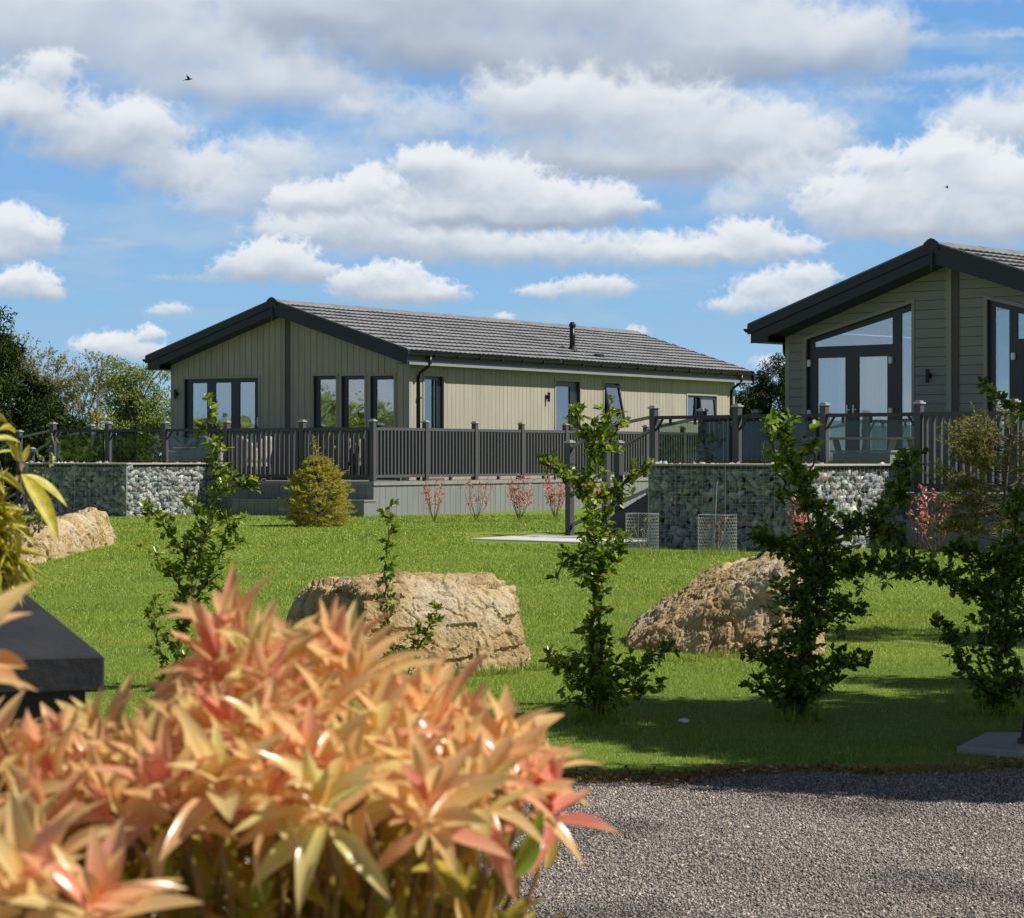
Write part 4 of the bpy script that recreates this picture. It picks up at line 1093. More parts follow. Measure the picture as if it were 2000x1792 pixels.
shrub('evergreen_shrub', 'leftmost tall thin evergreen shrub with leaning stem, in front of the farther lodge deck', 'shrub', b, [
    ([(335, 1342, 0, 18), (350, 1250, 0, 26), (372, 1150, 0, 40), (395, 1060, 0, 32), (415, 980, .05, 24), (425, 900, .05, 22), (408, 850, 0, 26), (412, 785, 0, 24)], 1.0),
    ([(352, 1240, 0, 30), (390, 1150, -.1, 48), (430, 1080, -.2, 40), (445, 1020, -.2, 30), (470, 1010, -.2, 16)], 1.1),
    ([(380, 1110, 0, 30), (345, 1060, .2, 32), (310, 1010, .3, 20), (287, 985, .3, 12)], 1.0),
    ([(365, 1160, 0, 20), (330, 1110, -.2, 26), (292, 1078, -.2, 14)], .9),
    ([(415, 980, 0, 22), (445, 950, -.1, 26), (490, 945, -.2, 18), (518, 935, -.2, 12)], .9),
    ([(340, 1320, 0, 20), (310, 1260, .2, 22), (302, 1200, .3, 18), (305, 1170, .3, 10)], .8),
    ([(345, 1330, 0, 40), (370, 1300, -.2, 36), (395, 1240, -.2, 30)], .9),
    ([(400, 1040, .1, 20), (375, 990, .2, 22), (335, 960, .2, 14)], .7)],
    None, 'leaf_evergreen', .060, 95, group=GP, canes=[(352, 1262, 420, 1000, .05, .006)])
b = P_on(790, 1335)
shrub('evergreen_shrub', 'short sparse evergreen shrub with two thin shoots, against the middle boulder', 'shrub', b, [
    ([(775, 1335, 0, 22), (765, 1260, 0, 24), (757, 1190, 0, 22), (752, 1130, 0, 14), (757, 1060, 0, 16), (762, 985, 0, 14)], .85),
    ([(790, 1335, 0, 26), (815, 1270, -.1, 28), (835, 1225, -.1, 22), (855, 1185, -.1, 12)], 1.0),
    ([(770, 1300, 0, 26), (790, 1270, -.2, 22)], .9)],
    None, 'leaf_evergreen', .055, 135, group=GP)
b = P_on(1165, 1408)
shrub('evergreen_shrub', 'tallest evergreen shrub, between the middle and right boulders, with bare gap low on its stem', 'shrub', b, [
    ([(1165, 1408, 0, 34), (1158, 1320, 0, 50), (1155, 1260, 0, 36), (1160, 1190, 0, 12), (1160, 1130, 0, 36), (1155, 1060, 0, 44), (1160, 990, 0, 34), (1150, 920, 0, 34), (1165, 850, 0, 36), (1190, 795, 0, 22)], 1.15),
    ([(1165, 1400, 0, 30), (1172, 1250, .05, 30), (1170, 1180, .05, 8), (1175, 1110, .05, 24), (1190, 1030, .1, 32), (1200, 960, .1, 24)], .75),
    ([(1155, 870, 0, 22), (1130, 830, -.1, 24), (1125, 800, -.1, 12)], .9),
    ([(1150, 960, 0, 24), (1110, 930, -.1, 30), (1075, 912, -.1, 20), (1052, 900, -.1, 10)], .95),
    ([(1160, 985, 0, 24), (1200, 950, .1, 30), (1240, 935, .1, 26), (1272, 912, .1, 14)], 1.0),
    ([(1165, 900, 0, 20), (1195, 860, .1, 22), (1215, 800, .1, 14)], .8),
    ([(1158, 1120, 0, 30), (1110, 1090, -.1, 30), (1085, 1130, -.1, 14)], .8),
    ([(1165, 1120, 0, 30), (1205, 1085, 0, 26), (1215, 1045, 0, 16)], .9),
    ([(1160, 1340, 0, 40), (1215, 1320, -.2, 44), (1260, 1290, -.3, 28), (1312, 1262, -.3, 12)], .95),
    ([(1170, 1360, 0, 40), (1230, 1350, -.3, 26), (1292, 1335, -.4, 18)], .8),
    ([(1150, 1330, 0, 44), (1100, 1300, .2, 36), (1068, 1298, .2, 20)], 1.0),
    ([(1155, 1380, 0, 40), (1110, 1370, -.2, 22)], .5)],
    None, 'leaf_evergreen', .054, 150, group=GP, canes=[(1168, 1300, 1172, 1130, .1, .008)])
b = P_on(1560, 1405)
shrub('evergreen_shrub', 'broad dark shrub in front of the wedge shaped boulder, with long arm reaching right', 'shrub', b, [
    ([(1560, 1405, 0, 36), (1562, 1320, 0, 50), (1575, 1240, 0, 60), (1580, 1160, 0, 70), (1600, 1080, 0, 56), (1600, 1010, .1, 30), (1570, 960, .1, 24), (1545, 900, .1, 34), (1530, 840, .1, 30)], 1.25),
    ([(1565, 1390, 0, 30), (1540, 1300, .1, 44), (1490, 1290, .2, 36), (1455, 1272, .2, 18)], 1.05),
    ([(1560, 1380, 0, 30), (1620, 1320, -.2, 48), (1665, 1290, -.3, 26)], 1.1),
    ([(1560, 1360, 0, 30), (1500, 1350, -.1, 30), (1470, 1330, -.1, 20)], .8),
    ([(1580, 1220, 0, 40), (1640, 1190, -.1, 40), (1685, 1205, -.1, 16)], .9),
    ([(1590, 1140, 0, 50), (1660, 1110, -.1, 50), (1740, 1105, -.2, 40), (1810, 1120, -.2, 36), (1860, 1130, -.2, 22)], 1.35),
    ([(1590, 1120, 0, 40), (1540, 1080, .1, 40), (1500, 1060, .1, 28), (1465, 1045, .1, 14)], 1.1),
    ([(1600, 1060, 0, 40), (1660, 1030, .1, 40), (1700, 1020, .1, 30), (1750, 1060, .1, 24)], 1.1),
    ([(1700, 1040, .1, 20), (1750, 980, .1, 26), (1765, 930, .1, 24), (1785, 885, .1, 18)], 1.0),
    ([(1600, 1000, .1, 20), (1560, 985, .1, 20), (1500, 960, .1, 0)], .4),
    ([(1580, 1180, 0, 50), (1530, 1160, -.1, 40)], .9)],
    None, 'leaf_evergreen_shaded', .056, 195, group=GP)
b2 = b + Vector((0, 0, 0))
shrub('sapling', 'bright lime young shoots rising in front of the glass balustrade', 'sapling', P_on(1556, 1380), [
    ([(1556, 1380, 0, 0), (1575, 1200, 0, 0), (1585, 1050, 0, 0), (1560, 950, 0, 20), (1535, 880, 0, 30), (1530, 815, 0, 16)], .8),
    ([(1560, 950, 0, 14), (1590, 900, 0, 22), (1582, 850, 0, 14)], .8), ([(1550, 930, 0, 12), (1505, 870, 0, 20), (1498, 815, 0, 8)], .7),
    ([(1565, 970, 0, 14), (1600, 910, 0, 16)], .5), ([(1540, 960, 0, 14), (1515, 910, 0, 14)], .5)],
    None, 'leaf_young', .075, 75)
b = P_on(1940, 1395)
shrub('evergreen_shrub', 'dense dark evergreen shrub at the right edge of the lawn', 'shrub', b, [
    ([(1940, 1395, 0, 30), (1950, 1300, 0, 50), (1965, 1200, 0, 60), (1975, 1100, 0, 50), (1985, 1020, 0, 30), (1995, 960, 0, 16)], 1.05),
    ([(1945, 1380, 0, 20), (1900, 1330, -.2, 34), (1870, 1270, -.2, 30), (1850, 1240, -.2, 22), (1825, 1215, -.2, 12)], .9),
    ([(1960, 1200, 0, 40), (1910, 1160, .1, 40), (1870, 1150, .1, 30), (1860, 1120, .1, 16)], 1.0),
    ([(1970, 1100, 0, 40), (1920, 1100, .1, 34), (1880, 1070, .1, 24), (1850, 1075, .1, 12)], 1.0),
    ([(1955, 1260, 0, 40), (2010, 1230, -.1, 50), (2060, 1180, -.1, 50)], 1.1),
    ([(1945, 1370, 0, 30), (1990, 1340, -.1, 40), (2030, 1320, -.1, 40)], 1.0),
    ([(2060, 1000, 0, 30), (2060, 900, 0, 20), (2020, 820, 0, 16), (1965, 785, 0, 18), (1918, 748, 0, 12)], .8),
    ([(1960, 1150, 0, 50), (2040, 1080, .1, 50), (2080, 1000, .1, 50)], .8)],
    None, 'leaf_evergreen_shaded', .056, 195, group=GP)
b = Vector(((1965 - HX) / F * 20.5, 20.5, -1.52))
def spruce_sprays(T, segs, mat, nlen, per, name='foliage', seed=0):
    """flat spruce sprays: short needles round twigs"""
    pos = []; ax = []
    for p, q in segs:
        d = q - p; L = d.length; n = max(3, int(L * per)); t = RNG.random(n)
        P0 = np.array(p[:]) + np.outer(t, np.array(d[:])); dn = np.array(d[:]) / max(L, 1e-6)
        r = norm(np.cross(RNG.normal(size=(n, 3)), dn)); pos.append(P0); ax.append(r * .85 + dn * .75)
    pos = np.concatenate(pos); ax = np.concatenate(ax); n = len(pos)
    tv = np.array([[0, -.5, 0], [0, .5, 0], [1, 0, 0]], float)
    V, Fc, At = scatter(tv, np.array([[0, 1, 2]]), pos, ax, rand_dirs(n), nlen * RNG.uniform(.7, 1.2, n), nlen * .22)
    return link(name, np_mesh(name, V, Fc, At), mat, T)
T = thing('spruce', 'straggly yellow green spruce with brown needles, beside the right lodge deck at the right edge', 'conifer', tuple(b))
segs = []; st = MB()
top = P(1975, 835, b.y + .6) - b
st.tube([Vector((0, .6, 0)), top * .5 + Vector((0, .3, 0)), top], [.03, .02, .006], 6)
for i in range(85):
    t = random.uniform(.42, 1); c = Vector((0, .6, 0)).lerp(top, t); a = random.uniform(0, 6.28)
    L = random.uniform(.42, .80) * (1.25 - t * .6); d = Vector((math.cos(a), math.sin(a), random.uniform(-.35, .7))).normalized()
    if i % 2 == 0: d = Vector((-abs(d.x) - .4, d.y * .5, d.z)).normalized()
    e = c + d * L; st.tube([c, c + d * L * .5 + Vector((0, 0, -.02)), e], [.005, .004, .002], 4)
    for k in range(9):
        u = random.uniform(.25, 1); p = c + d * L * u; s = Vector((d.y, -d.x, random.uniform(-.9, .9))) * random.choice((-1, 1))
        q = p + (s * .7 + d * .7).normalized() * random.uniform(.07, .18); segs.append((p, q))
    segs.append((c + d * L * .4, e))
st.build('branches', 'bark', T); spruce_sprays(T, segs, 'leaf_buff_spruce', .032, 330, 'needles')

# golden spruce bush by the deck
b = P_on(617, 1029); b.y += .6
T = thing('golden_spruce', 'round golden green spruce bush with thin leader, in front of the deck step', 'conifer', tuple(b))
segs = []; Hh = 1.30; top = P(611, 850, b.y) - b; st = MB().tube([Vector((0, 0, 0)), Vector((0, 0, Hh * .7)), top], [.03, .018, .006], 6)
for i in range(620):
    t = random.random() ** 1.05; z = .05 + Hh * t * .97; R_ = .72 * (1 - t ** 2.3) ** .85 * (.86 + .14 * math.sin(i)) + .03
    if t < .2: R_ *= .72 + 1.4 * t
    a = random.uniform(0, 6.283); d = Vector((math.cos(a), math.sin(a), random.uniform(-.05, .5))).normalized()
    c = Vector((0, 0, max(0.02, z - .1))); rr = R_ * random.uniform(.72, 1.05); e = c + d * rr
    if i % 4 == 0: st.tube([c, e], [.006, .002], 3)
    for k in range(8):
        u = random.uniform(.62, 1); p = c + d * rr * u; s = Vector((d.y, -d.x, random.uniform(-.3, .5))) * random.choice((-1, 1))
        segs.append((p, p + (s * .6 + d * .9).normalized() * random.uniform(.05, .12)))
for i in range(26):
    u = i / 26; p = Vector((0, 0, Hh * .85)).lerp(top, u); a = i * 2.4
    segs.append((p, p + Vector((math.cos(a), math.sin(a), .55)).normalized() * (.12 * (1 - u) + .035)))
segs.append((Vector((0, 0, Hh * .8)), top))
st.build('branches', 'bark', T); spruce_sprays(T, segs, 'leaf_golden_spruce', .038, 230, 'needles')

# red photinia saplings
GR = 'red leaved photinia saplings along the deck'
def photinia(px, py, h, label, Yoff=0, n=9, spread=.33, mat='leaf_red', group=GR, lean=0):
    b = P_on(px, py) if not isinstance(px, Vector) else px
    T = thing('photinia_sapling', label, 'sapling', tuple(b), random.uniform(0, 6), group); st = MB(); LP = []; LA = []
    n = max(4, n - random.randrange(4)); lv = random.randint(13, 26)
    for i in range(n):
        a = i * 2.4 + random.random(); r = spread * random.uniform(.4, 1); e = Vector((r * math.cos(a), r * math.sin(a), h * random.uniform(.6, 1)))
        m = Vector((e.x * .5, e.y * .5, e.z * .35)); st.tube([(0, 0, 0), m, e], [.007, .005, .002], 4)
        for k in range(lv):
            t = random.uniform(.35, 1); p = m.lerp(e, max(0, t * 1.4 - .4)); LP.append(p + Vector((random.gauss(0, .03), random.gauss(0, .03), random.gauss(0, .02))))
            LA.append(Vector((random.gauss(0, .7), random.gauss(0, .7), random.gauss(.7, .5))).normalized())
    st.build('stems', 'twig', T); m = len(LP)
    V, Fc, At = scatter(LEAF4[0], LEAF4[1], np.array([p[:] for p in LP]), np.array([p[:] for p in LA]), rand_dirs(m, .5), RNG.uniform(.05, .10, m), .032)
    link('leaves', np_mesh('leaves', V, Fc, At), mat, T); return T
photinia(848, 1019, .95, 'leftmost red leaved sapling in the row before the grey deck skirting')
photinia(930, 1017, .85, 'second red leaved sapling from the left before the grey deck skirting', spread=.40)
photinia(1014, 1017, .90, 'third and fullest red leaved sapling in the row before the grey deck skirting', n=12)
photinia(1084, 1012, .95, 'red leaved sapling just left of the stair newel post', n=10)
photinia(1150, 1005, .80, 'rightmost red leaved sapling, half hidden behind the tallest shrub')
b = P_on(1578, 1078); photinia(1575, 1085, .85, 'red tipped sapling at the corner of the sunlit gabion', n=13, spread=.34, group='red tipped saplings by the right deck')
photinia(1826, 1088, 1.0, 'red tipped sapling in front of the right lodge skirting', n=13, spread=.36, group='red tipped saplings by the right deck')

# chicken wire guards with a little plant inside
def guard(px, py, w, h, label, cane):
    b = P_on(px, py); T = thing('wire_plant_guard', label, 'plant guard', tuple(b), 0, 'chicken wire plant guards')
    mb = MB(); r = w / 2; hx = .052; nh = int(2 * math.pi * r / hx); nr = int(h / (hx * .86))
    def pt(i, z): a = 2 * math.pi * i / nh; return Vector((r * math.cos(a), r * math.sin(a), z))
    rw = .0022
    for j in range(nr):
        z = j * hx * .86; o = .5 * (j % 2)
        for i in range(nh):
            p = pt(i + o, z); q = pt(i + o, z + hx * .42); mb.bar(p, q, rw * 1.6, rw * 1.6)
            mb.bar(q, pt(i + o + .5, z + hx * .86), rw * 1.6, rw * 1.6); mb.bar(q, pt(i + o - .5, z + hx * .86), rw * 1.6, rw * 1.6)
    for z in (0, h): mb.tube([pt(i, z) for i in range(nh + 1)], .003, 4)
    mb.build('wire_netting', 'wire_fine', T)
    for a in (2.9, .25, 4.4):
        MB().tube([(r * math.cos(a), r * math.sin(a), -.02), (r * math.cos(a) + .01, r * math.sin(a), h + .01)], .006, 5).build('stake', 'wire', T)
    if cane: MB().tube([(-.05, 0, -.02), (0.0, .03, 1.0)], .006, 6).build('cane', 'wire', T)
    return b
b = guard(1254, 1077, .46, .54, 'chicken wire guard nearer the stairs, round a small pale plant', False)
b2 = guard(1401, 1079, .54, .53, 'wider chicken wire guard with a tall thin cane, in front of the dark gabion', True)
for bb, lab in ((b, 'small pale budding plant inside the left wire guard'), (b2, 'small pinkish budding plant inside the right wire guard')):
    T = thing('seedling', lab, 'seedling', tuple(bb), 0, 'seedlings in the wire guards'); st = MB(); LP = []; LA = []
    for i in range(4):
        e = Vector((random.uniform(-.12, .14), random.uniform(-.1, .1), random.uniform(.25, .48))); st.tube([(0, 0, 0), e * .5 + Vector((.01, 0, 0)), e], [.006, .004, .002], 4)
        for k in range(8): LP.append(e + Vector((random.gauss(0, .015),) * 3)); LA.append(Vector((random.gauss(0, .5), random.gauss(0, .5), 1)).normalized())
    st.build('stems', 'cane', T); m = len(LP)
    V, Fc, At = scatter(LEAF4[0], LEAF4[1], np.array([p[:] for p in LP]), np.array([p[:] for p in LA]), rand_dirs(m), .05, .022)
    link('leaves', np_mesh('leaves', V, Fc, At), 'leaf_bare' if bb is b else 'leaf_red', T)

# ------------------------------------------------------------------ orange pieris in the foreground
LT = [leaf_template(8, c, f_) for c, f_ in ((-.10, .16), (-.30, .12), (-.48, .18), (.10, .22))]
base = Vector((-.16, 1.95, -1.6))
T = thing('pieris_shrub', 'large glossy orange and peach leaved shrub filling the lower left foreground', 'shrub', tuple(base))
ros = [(480, 1300, 1.78), (575, 1325, 1.84), (455, 1350, 1.72), (655, 1348, 1.80), (600, 1400, 1.80), (530, 1340, 1.70), (800, 1510, 1.74), (880, 1530, 1.78), (970, 1550, 1.66), (480, 1470, 1.62), (590, 1500, 1.66), (690, 1530, 1.62), (260, 1570, 1.66), (100, 1590, 1.66), (380, 1600, 1.62), (600, 1610, 1.60), (720, 1372, 1.76), (770, 1420, 1.78), (560, 1385, 1.66), (470, 1410, 1.70), (640, 1440, 1.64),
       (740, 1480, 1.64), (850, 1470, 1.76), (925, 1478, 1.80), (985, 1500, 1.76), (1040, 1540, 1.76), (900, 1550, 1.66), (810, 1560, 1.62), (1010, 1595, 1.70), (940, 1610, 1.62), (1070, 1615, 1.74),
       (288, 1515, 1.76), (355, 1490, 1.70), (215, 1500, 1.78), (140, 1520, 1.78), (55, 1520, 1.80), (-10, 1505, 1.80), (225, 1560, 1.68), (320, 1550, 1.62), (430, 1500, 1.64), (530, 1500, 1.60), (620, 1540, 1.58),
       (710, 1580, 1.58), (60, 1550, 1.66), (-10, 1550, 1.70), (130, 1560, 1.62), (240, 1610, 1.56), (430, 1580, 1.54), (540, 1600, 1.54), (350, 1610, 1.54), (20, 1600, 1.58), (120, 1640, 1.54), (640, 1620, 1.54),
       (840, 1630, 1.56), (400, 1395, 1.78), (700, 1330, 1.90), (540, 1440, 1.74), (860, 1420, 1.88), (370, 1540, 1.72), (160, 1540, 1.74), (760, 1530, 1.70)]
fg = [(-70, 1300, 1.60, .058), (-80, 1345, 1.55, .060), (60, 1790, 1.32, .050), (180, 1830, 1.30, .052), (-20, 1745, 1.36, .050), (110, 1740, 1.42, .046)]
parts = []; st = MB(); allr = [(x, y, Y, random.uniform(.040, .057)) for x, y, Y in ros] + fg
for (x, y, Y, L) in allr:
    c = P(x, y, Y) - base
    ctr = Vector((.0, 1.8, -.42)) - base
    out = (c - ctr); out.z *= .35; out = out.normalized() if out.length > 0 else Vector((0, 0, 1))
    n_ = (out * .55 + Vector((random.gauss(0, .18), random.gauss(0, .18) - .12, 1))).normalized()
    t1 = n_.orthogonal().normalized(); t2 = n_.cross(t1); m = random.randint(13, 19); pos = []; ax = []; up = []; Ls = []; rn = []; a0 = random.random() * 6
    hue = random.gauss(.5, .13)
    for i in range(m):
        a = a0 + i * 2.39996; f_ = i / m; el = R(random.gauss(76 - 84 * f_, 13))
        d = (t1 * math.cos(a) + t2 * math.sin(a)) * math.cos(el) + n_ * math.sin(el)
        pos.append(c + n_ * (.004 * (m - i) * .35) + d * .003); ax.append(d); up.append(n_ * (1 if el < 1.2 else .3) + (t1 * math.cos(a + math.pi) + t2 * math.sin(a + math.pi)) * .6 + Vector((random.gauss(0, .25), random.gauss(0, .25), 0)))
        Ls.append(L * random.uniform(.72, 1.12) * (.75 + .35 * min(1, f_ * 2.2))); rn.append(min(1, max(0, random.gauss(hue, .22))))
    kk = np.array([random.randrange(4) for _ in range(m)]); pos, ax, up, Ls, rn = (np.array([q[:] if hasattr(q, 'x') else q for q in z]) for z in (pos, ax, up, Ls, rn))
    for k in range(4):
        s = kk == k
        if s.any(): parts.append(scatter(LT[k][0], LT[k][1], pos[s], ax[s], up[s], Ls[s], Ls[s] * RNG.uniform(.23, .32, s.sum()), rnd=rn[s]))
    q = ctr * 1.0 + Vector((c.x * .55, (c.y - ctr.y) * .4, -.10)); q = Vector((c.x * .7, ctr.y + (c.y - ctr.y) * .5, c.z - .17))
    st.tube([c + n_ * .01, c - n_ * .04 , q, Vector((c.x * .35, .0, c.z - .45)), Vector((random.gauss(0, .05), random.gauss(0, .05), 0))], [.0016, .0020, .003, .005, .009], 6)
V, Fc, At = merge(parts)
link('young_leaves', np_mesh('young_leaves', V, Fc, At), 'leaf_pieris', T, True)
# older green leaves inside and below
parts = []; n = 2600; pos = []
while len(pos) < n:
    p = Vector((random.gauss(-.17, .17), random.gauss(1.78, .17), random.uniform(-.62, -.20)))
    px = HX + p.x / p.y * F; py = HY - p.z / p.y * F
    lim = 1590 if px < 760 else 1590 + (px - 760) * .22
    if px > 1000 + random.gauss(0, 25): continue
    if py < lim + random.gauss(0, 18): continue
    if p.y < 1.50: continue
    if p.z > -.262 - max(0, p.x) * .1 or p.y < 1.58: continue
    pos.append(p - base)
pos = np.array([p[:] for p in pos]); d = pos - (np.array([-.1, 1.85, -.7]) - np.array(base[:])); ax = norm(norm(d) + RNG.normal(0, .55, (n, 3)) + [0, 0, .3]); kk = RNG.integers(0, 4, n)
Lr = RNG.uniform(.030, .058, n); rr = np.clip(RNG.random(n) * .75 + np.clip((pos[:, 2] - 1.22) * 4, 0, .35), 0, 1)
for k in range(4):
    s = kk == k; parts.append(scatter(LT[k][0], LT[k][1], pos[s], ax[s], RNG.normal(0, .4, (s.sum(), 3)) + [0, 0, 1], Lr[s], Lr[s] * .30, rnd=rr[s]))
n = 2600; p = np.stack([RNG.normal(0, .18, n), RNG.normal(-.1, .17, n), RNG.uniform(.25, 1.05, n)], 1); ax = rand_dirs(n, .4)
parts.append(scatter(LT[1][0], LT[1][1], p, ax, RNG.normal(0, .4, (n, 3)) + [0, 0, 1], .055, .018, rnd=RNG.random(n) * .5))
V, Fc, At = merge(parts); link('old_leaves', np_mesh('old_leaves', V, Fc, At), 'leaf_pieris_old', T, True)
st.build('stems', 'pieris_stem', T, smooth=True)

# ------------------------------------------------------------------ yellow variegated plant at the left edge
Yv = 3.6; b = Vector(((-60 - HX) / F * Yv, Yv, -1.6))
T = thing('variegated_shrub', 'yellow spotted broad leaved shrub at the left edge above the dark box', 'shrub', tuple(b))
def PV(x, y, dy=0): return P(x, y, Yv + dy) - b
parts = []; LV = [leaf_template(9, c, .14) for c in (-.15, -.4, .1)]
def vleaf(x0, y0, x1, y1, w, dy0=0, dy1=0, k=0, rnd=.5, up=(0, -.6, 1)):
    w = w * .72
    p = PV(x0, y0, dy0); q = PV(x1, y1, dy1); d = q - p; L = d.length
    parts.append(scatter(LV[k][0], LV[k][1], np.array([p[:]]), np.array([d[:]]), np.array([up], float), L, w / F * Yv, L, rnd=np.array([rnd])))
vleaf(42, 925, 122, 1044, 52, 0, -.04, 0, .5, (.8, -1, .4)); vleaf(45, 926, 140, 978, 46, .03, .05, 0, .7, (.1, -.5, 1)); vleaf(36, 900, 20, 862, 18, 0, 0, 2, .8, (0, -1, .1)); vleaf(40, 900, 34, 866, 16, 0, .02, 2, .9, (0, -1, .1)); vleaf(46, 902, 58, 870, 18, 0, .01, 2, .6, (0, -1, .1))
vleaf(10, 1000, 62, 1032, 34, 0, -.05, 1, .8); vleaf(20, 1140, 52, 1178, 14, 0, 0, 1, .9)
for i in range(170):
    x = random.gauss(-20, 34); y = random.uniform(985, 1135)
    if x > 62: continue
    a = random.uniform(-.5, 1.9); L = random.uniform(22, 50); vleaf(x, y, x + L * math.cos(a), y + L * math.sin(a), L * random.uniform(.3, .45), random.uniform(-.1, .1), random.uniform(-.1, .1), random.randrange(3), random.random(), (random.gauss(0, .5), -.6, random.uniform(.2, 1)))
for i in range(60):
    x = random.gauss(-60, 50); y = random.uniform(820, 990)
    if x > 6: continue
    a = random.uniform(-1.8, .6); L = random.uniform(28, 60); vleaf(x, y, x + L * math.cos(a), y + L * math.sin(a), L * .36, random.uniform(-.1, .1), random.uniform(-.1, .1), random.randrange(3), random.random(), (random.gauss(0, .5), -.6, .8))
V, Fc, At = merge(parts); link('leaves', np_mesh('leaves', V, Fc, At), 'leaf_variegated', T, True)
s = MB(); s.tube([PV(44, 905), PV(34, 935), PV(4, 975), PV(-20, 1050), PV(-50, 1250), Vector((0, 0, 0))], [.004, .005, .006, .008, .012, .016], 7)
s.tube([PV(4, 975), PV(-30, 900), PV(-50, 850)], [.004, .003, .002], 5); s.tube([PV(-20, 1050), PV(10, 1080), PV(26, 1138), PV(10, 1150)], [.006, .005, .003, .002], 5); s.tube([PV(-50, 1250), PV(0, 1180), PV(30, 1120)], [.006, .004, .002], 5)
s.build('stems', 'pieris_stem', T, smooth=True)
# thin dry sprig in front of the gabion
sp_b = Vector(((20 - HX) / F * 6.5, 6.8, -1.6))
shrub('bare_shrub', 'thin twiggy shrub with tiny buff buds behind the yellow leaves', 'shrub', sp_b, [
    ([(20, 1200, 0, 0), (30, 1050, 0, 20), (60, 960, 0, 26), (90, 900, 0, 26), (102, 855, 0, 12)], .8), ([(30, 1050, 0, 10), (70, 1010, 0, 22), (100, 985, 0, 10)], .8),
    ([(20, 1060, 0, 10), (0, 940, 0, 26), (-10, 850, 0, 20)], 1.0), ([(25, 1030, 0, 10), (60, 1040, 0, 16), (90, 1020, 0, 8)], .7)], None, 'leaf_bare', .016, 230, stem='bark_grey', r0=.004)

# ------------------------------------------------------------------ trees
def tree(name, label, cat, base, h, crown, mat, lsize, nleaf, clumps, trunk_r=.12, bark='bark', group=None, lw=.5, droop=0.0, spread=.35, tilt=None):
    """crown: list of ellipsoids (cx,cy,cz,rx,ry,rz) relative to the base"""
    T = thing(name, label, cat, tuple(base), 0, group); st = MB()
    st.tube([(0, 0, -.1), (random.gauss(0, .05), 0, h * .35), (random.gauss(0, .1), random.gauss(0, .1), h * .8)], [trunk_r, trunk_r * .75, trunk_r * .25], 8)
    CP = []
    vol = [c[3] * c[4] * c[5] for c in crown]; sv = sum(vol)
    for c, v in zip(crown, vol):
        for i in range(max(3, int(clumps * v / sv))):
            d = Vector((random.gauss(0, 1), random.gauss(0, 1), random.gauss(0, 1))).normalized() * random.random() ** .45
            p = Vector((c[0] + d.x * c[3], c[1] + d.y * c[4], c[2] + d.z * c[5]))
            CP.append((p, random.uniform(.6, 1.3)))
            s = Vector((0, 0, max(h * .15, min(h * .75, p.z * .6)))); m = s.lerp(p, .5) + Vector((0, 0, .06 * h))
            st.tube([s, m, p], [trunk_r * .3, trunk_r * .14, .008], 4)
    per = nleaf // len(CP); pos = []; ax = []
    rc = (sv / len(CP)) ** (1 / 3) * 1.15
    for p, k in CP:
        g = RNG.normal(0, 1, (per, 3)); g = norm(g) * (RNG.random((per, 1)) ** .5) * rc * k * [1, 1, .75]
        pos.append(np.array(p[:]) + g); a = norm(g + 1e-6) * spread + rand_dirs(per) + [0, 0, -droop]; ax.append(a)
    pos = np.concatenate(pos); ax = np.concatenate(ax); n = len(pos)
    V, Fc, At = scatter(LEAF4[0], LEAF4[1], pos, ax, rand_dirs(n, .8), lsize * RNG.uniform(.6, 1.3, n), lsize * lw, rnd=np.clip(RNG.normal(.5, .25, n), 0, 1))
    st.build('trunk', bark, T, smooth=True); link('crown', np_mesh('crown', V, Fc, At), mat, T)
    return T
def gb(px, Y): x = (px - HX) / F * Y; return Vector((x, Y, -1.25))
def zpx(py, Y): return (HY - py) / F * Y + 1.25
TG = 'trees and hedges beyond the lodges'
Y = 66
tree('conifer', 'dark drooping conifer filling the left edge behind the deck stairs', 'conifer', gb(-25, Y), zpx(600, Y), [(0, 0, 1.6, 1.9, 1.5, 1.7), (.1, 0, 3.0, 1.25, 1.1, 1.5), (.15, 0, 4.3, .75, .6, 1.15), (1.2, -.2, 1.5, 1.3, 1.0, 1.3)], 'leaf_conifer_dark', .17, 44000, 150, .2, droop=.5, lw=.25, group=TG)
tree('conifer', 'lower dark conifer just right of the one at the left edge', 'conifer', gb(85, Y + 1), zpx(715, Y), [(0, 0, 1.3, 1.2, 1.0, 1.4), (-.3, 0, 2.6, .7, .7, .8)], 'leaf_conifer_dark', .16, 20000, 80, .15, droop=.4, lw=.25, group=TG)
# bare, just budding tree
Y = 74; b = gb(100, Y); T = thing('budding_tree', 'nearly bare pale twigged tree between the dark conifers and the green willow', 'tree', tuple(b), 0, TG); st = MB(); BP = []
def branch(p, d, L, r, depth):
    q = p + d * L * .5 + Vector((random.gauss(0, .05), random.gauss(0, .05), 0)) * L; e = p + d * L
    st.tube([p, q, e], [r, r * .8, r * .6], 4)
    if depth == 0:
        for k in range(4): BP.append(p.lerp(e, random.random()) + Vector((random.gauss(0, .03),) * 3))
        return
    for k in range(random.choice((3, 4))):
        dd = (d + Vector((random.gauss(0, .42), random.gauss(0, .42), random.gauss(.1, .3)))).normalized(); branch(p.lerp(e, random.uniform(.45, 1)), dd, L * random.uniform(.6, .78), max(.006, r * .6), depth - 1)
H_ = zpx(640, Y)
for dx in (-.5, .1, .7): branch(Vector((dx * .3, 0, 0)), Vector((dx * .35, 0, 1)).normalized(), H_ * .36, .05, 5)
st.build('trunk', 'bark_grey', T); m = len(BP)
V, Fc, At = scatter(LEAF4[0], LEAF4[1], np.array([p[:] for p in BP]), rand_dirs(m), rand_dirs(m), .10, .05); link('crown', np_mesh('crown', V, Fc, At), 'leaf_bare', T)
Y = 72
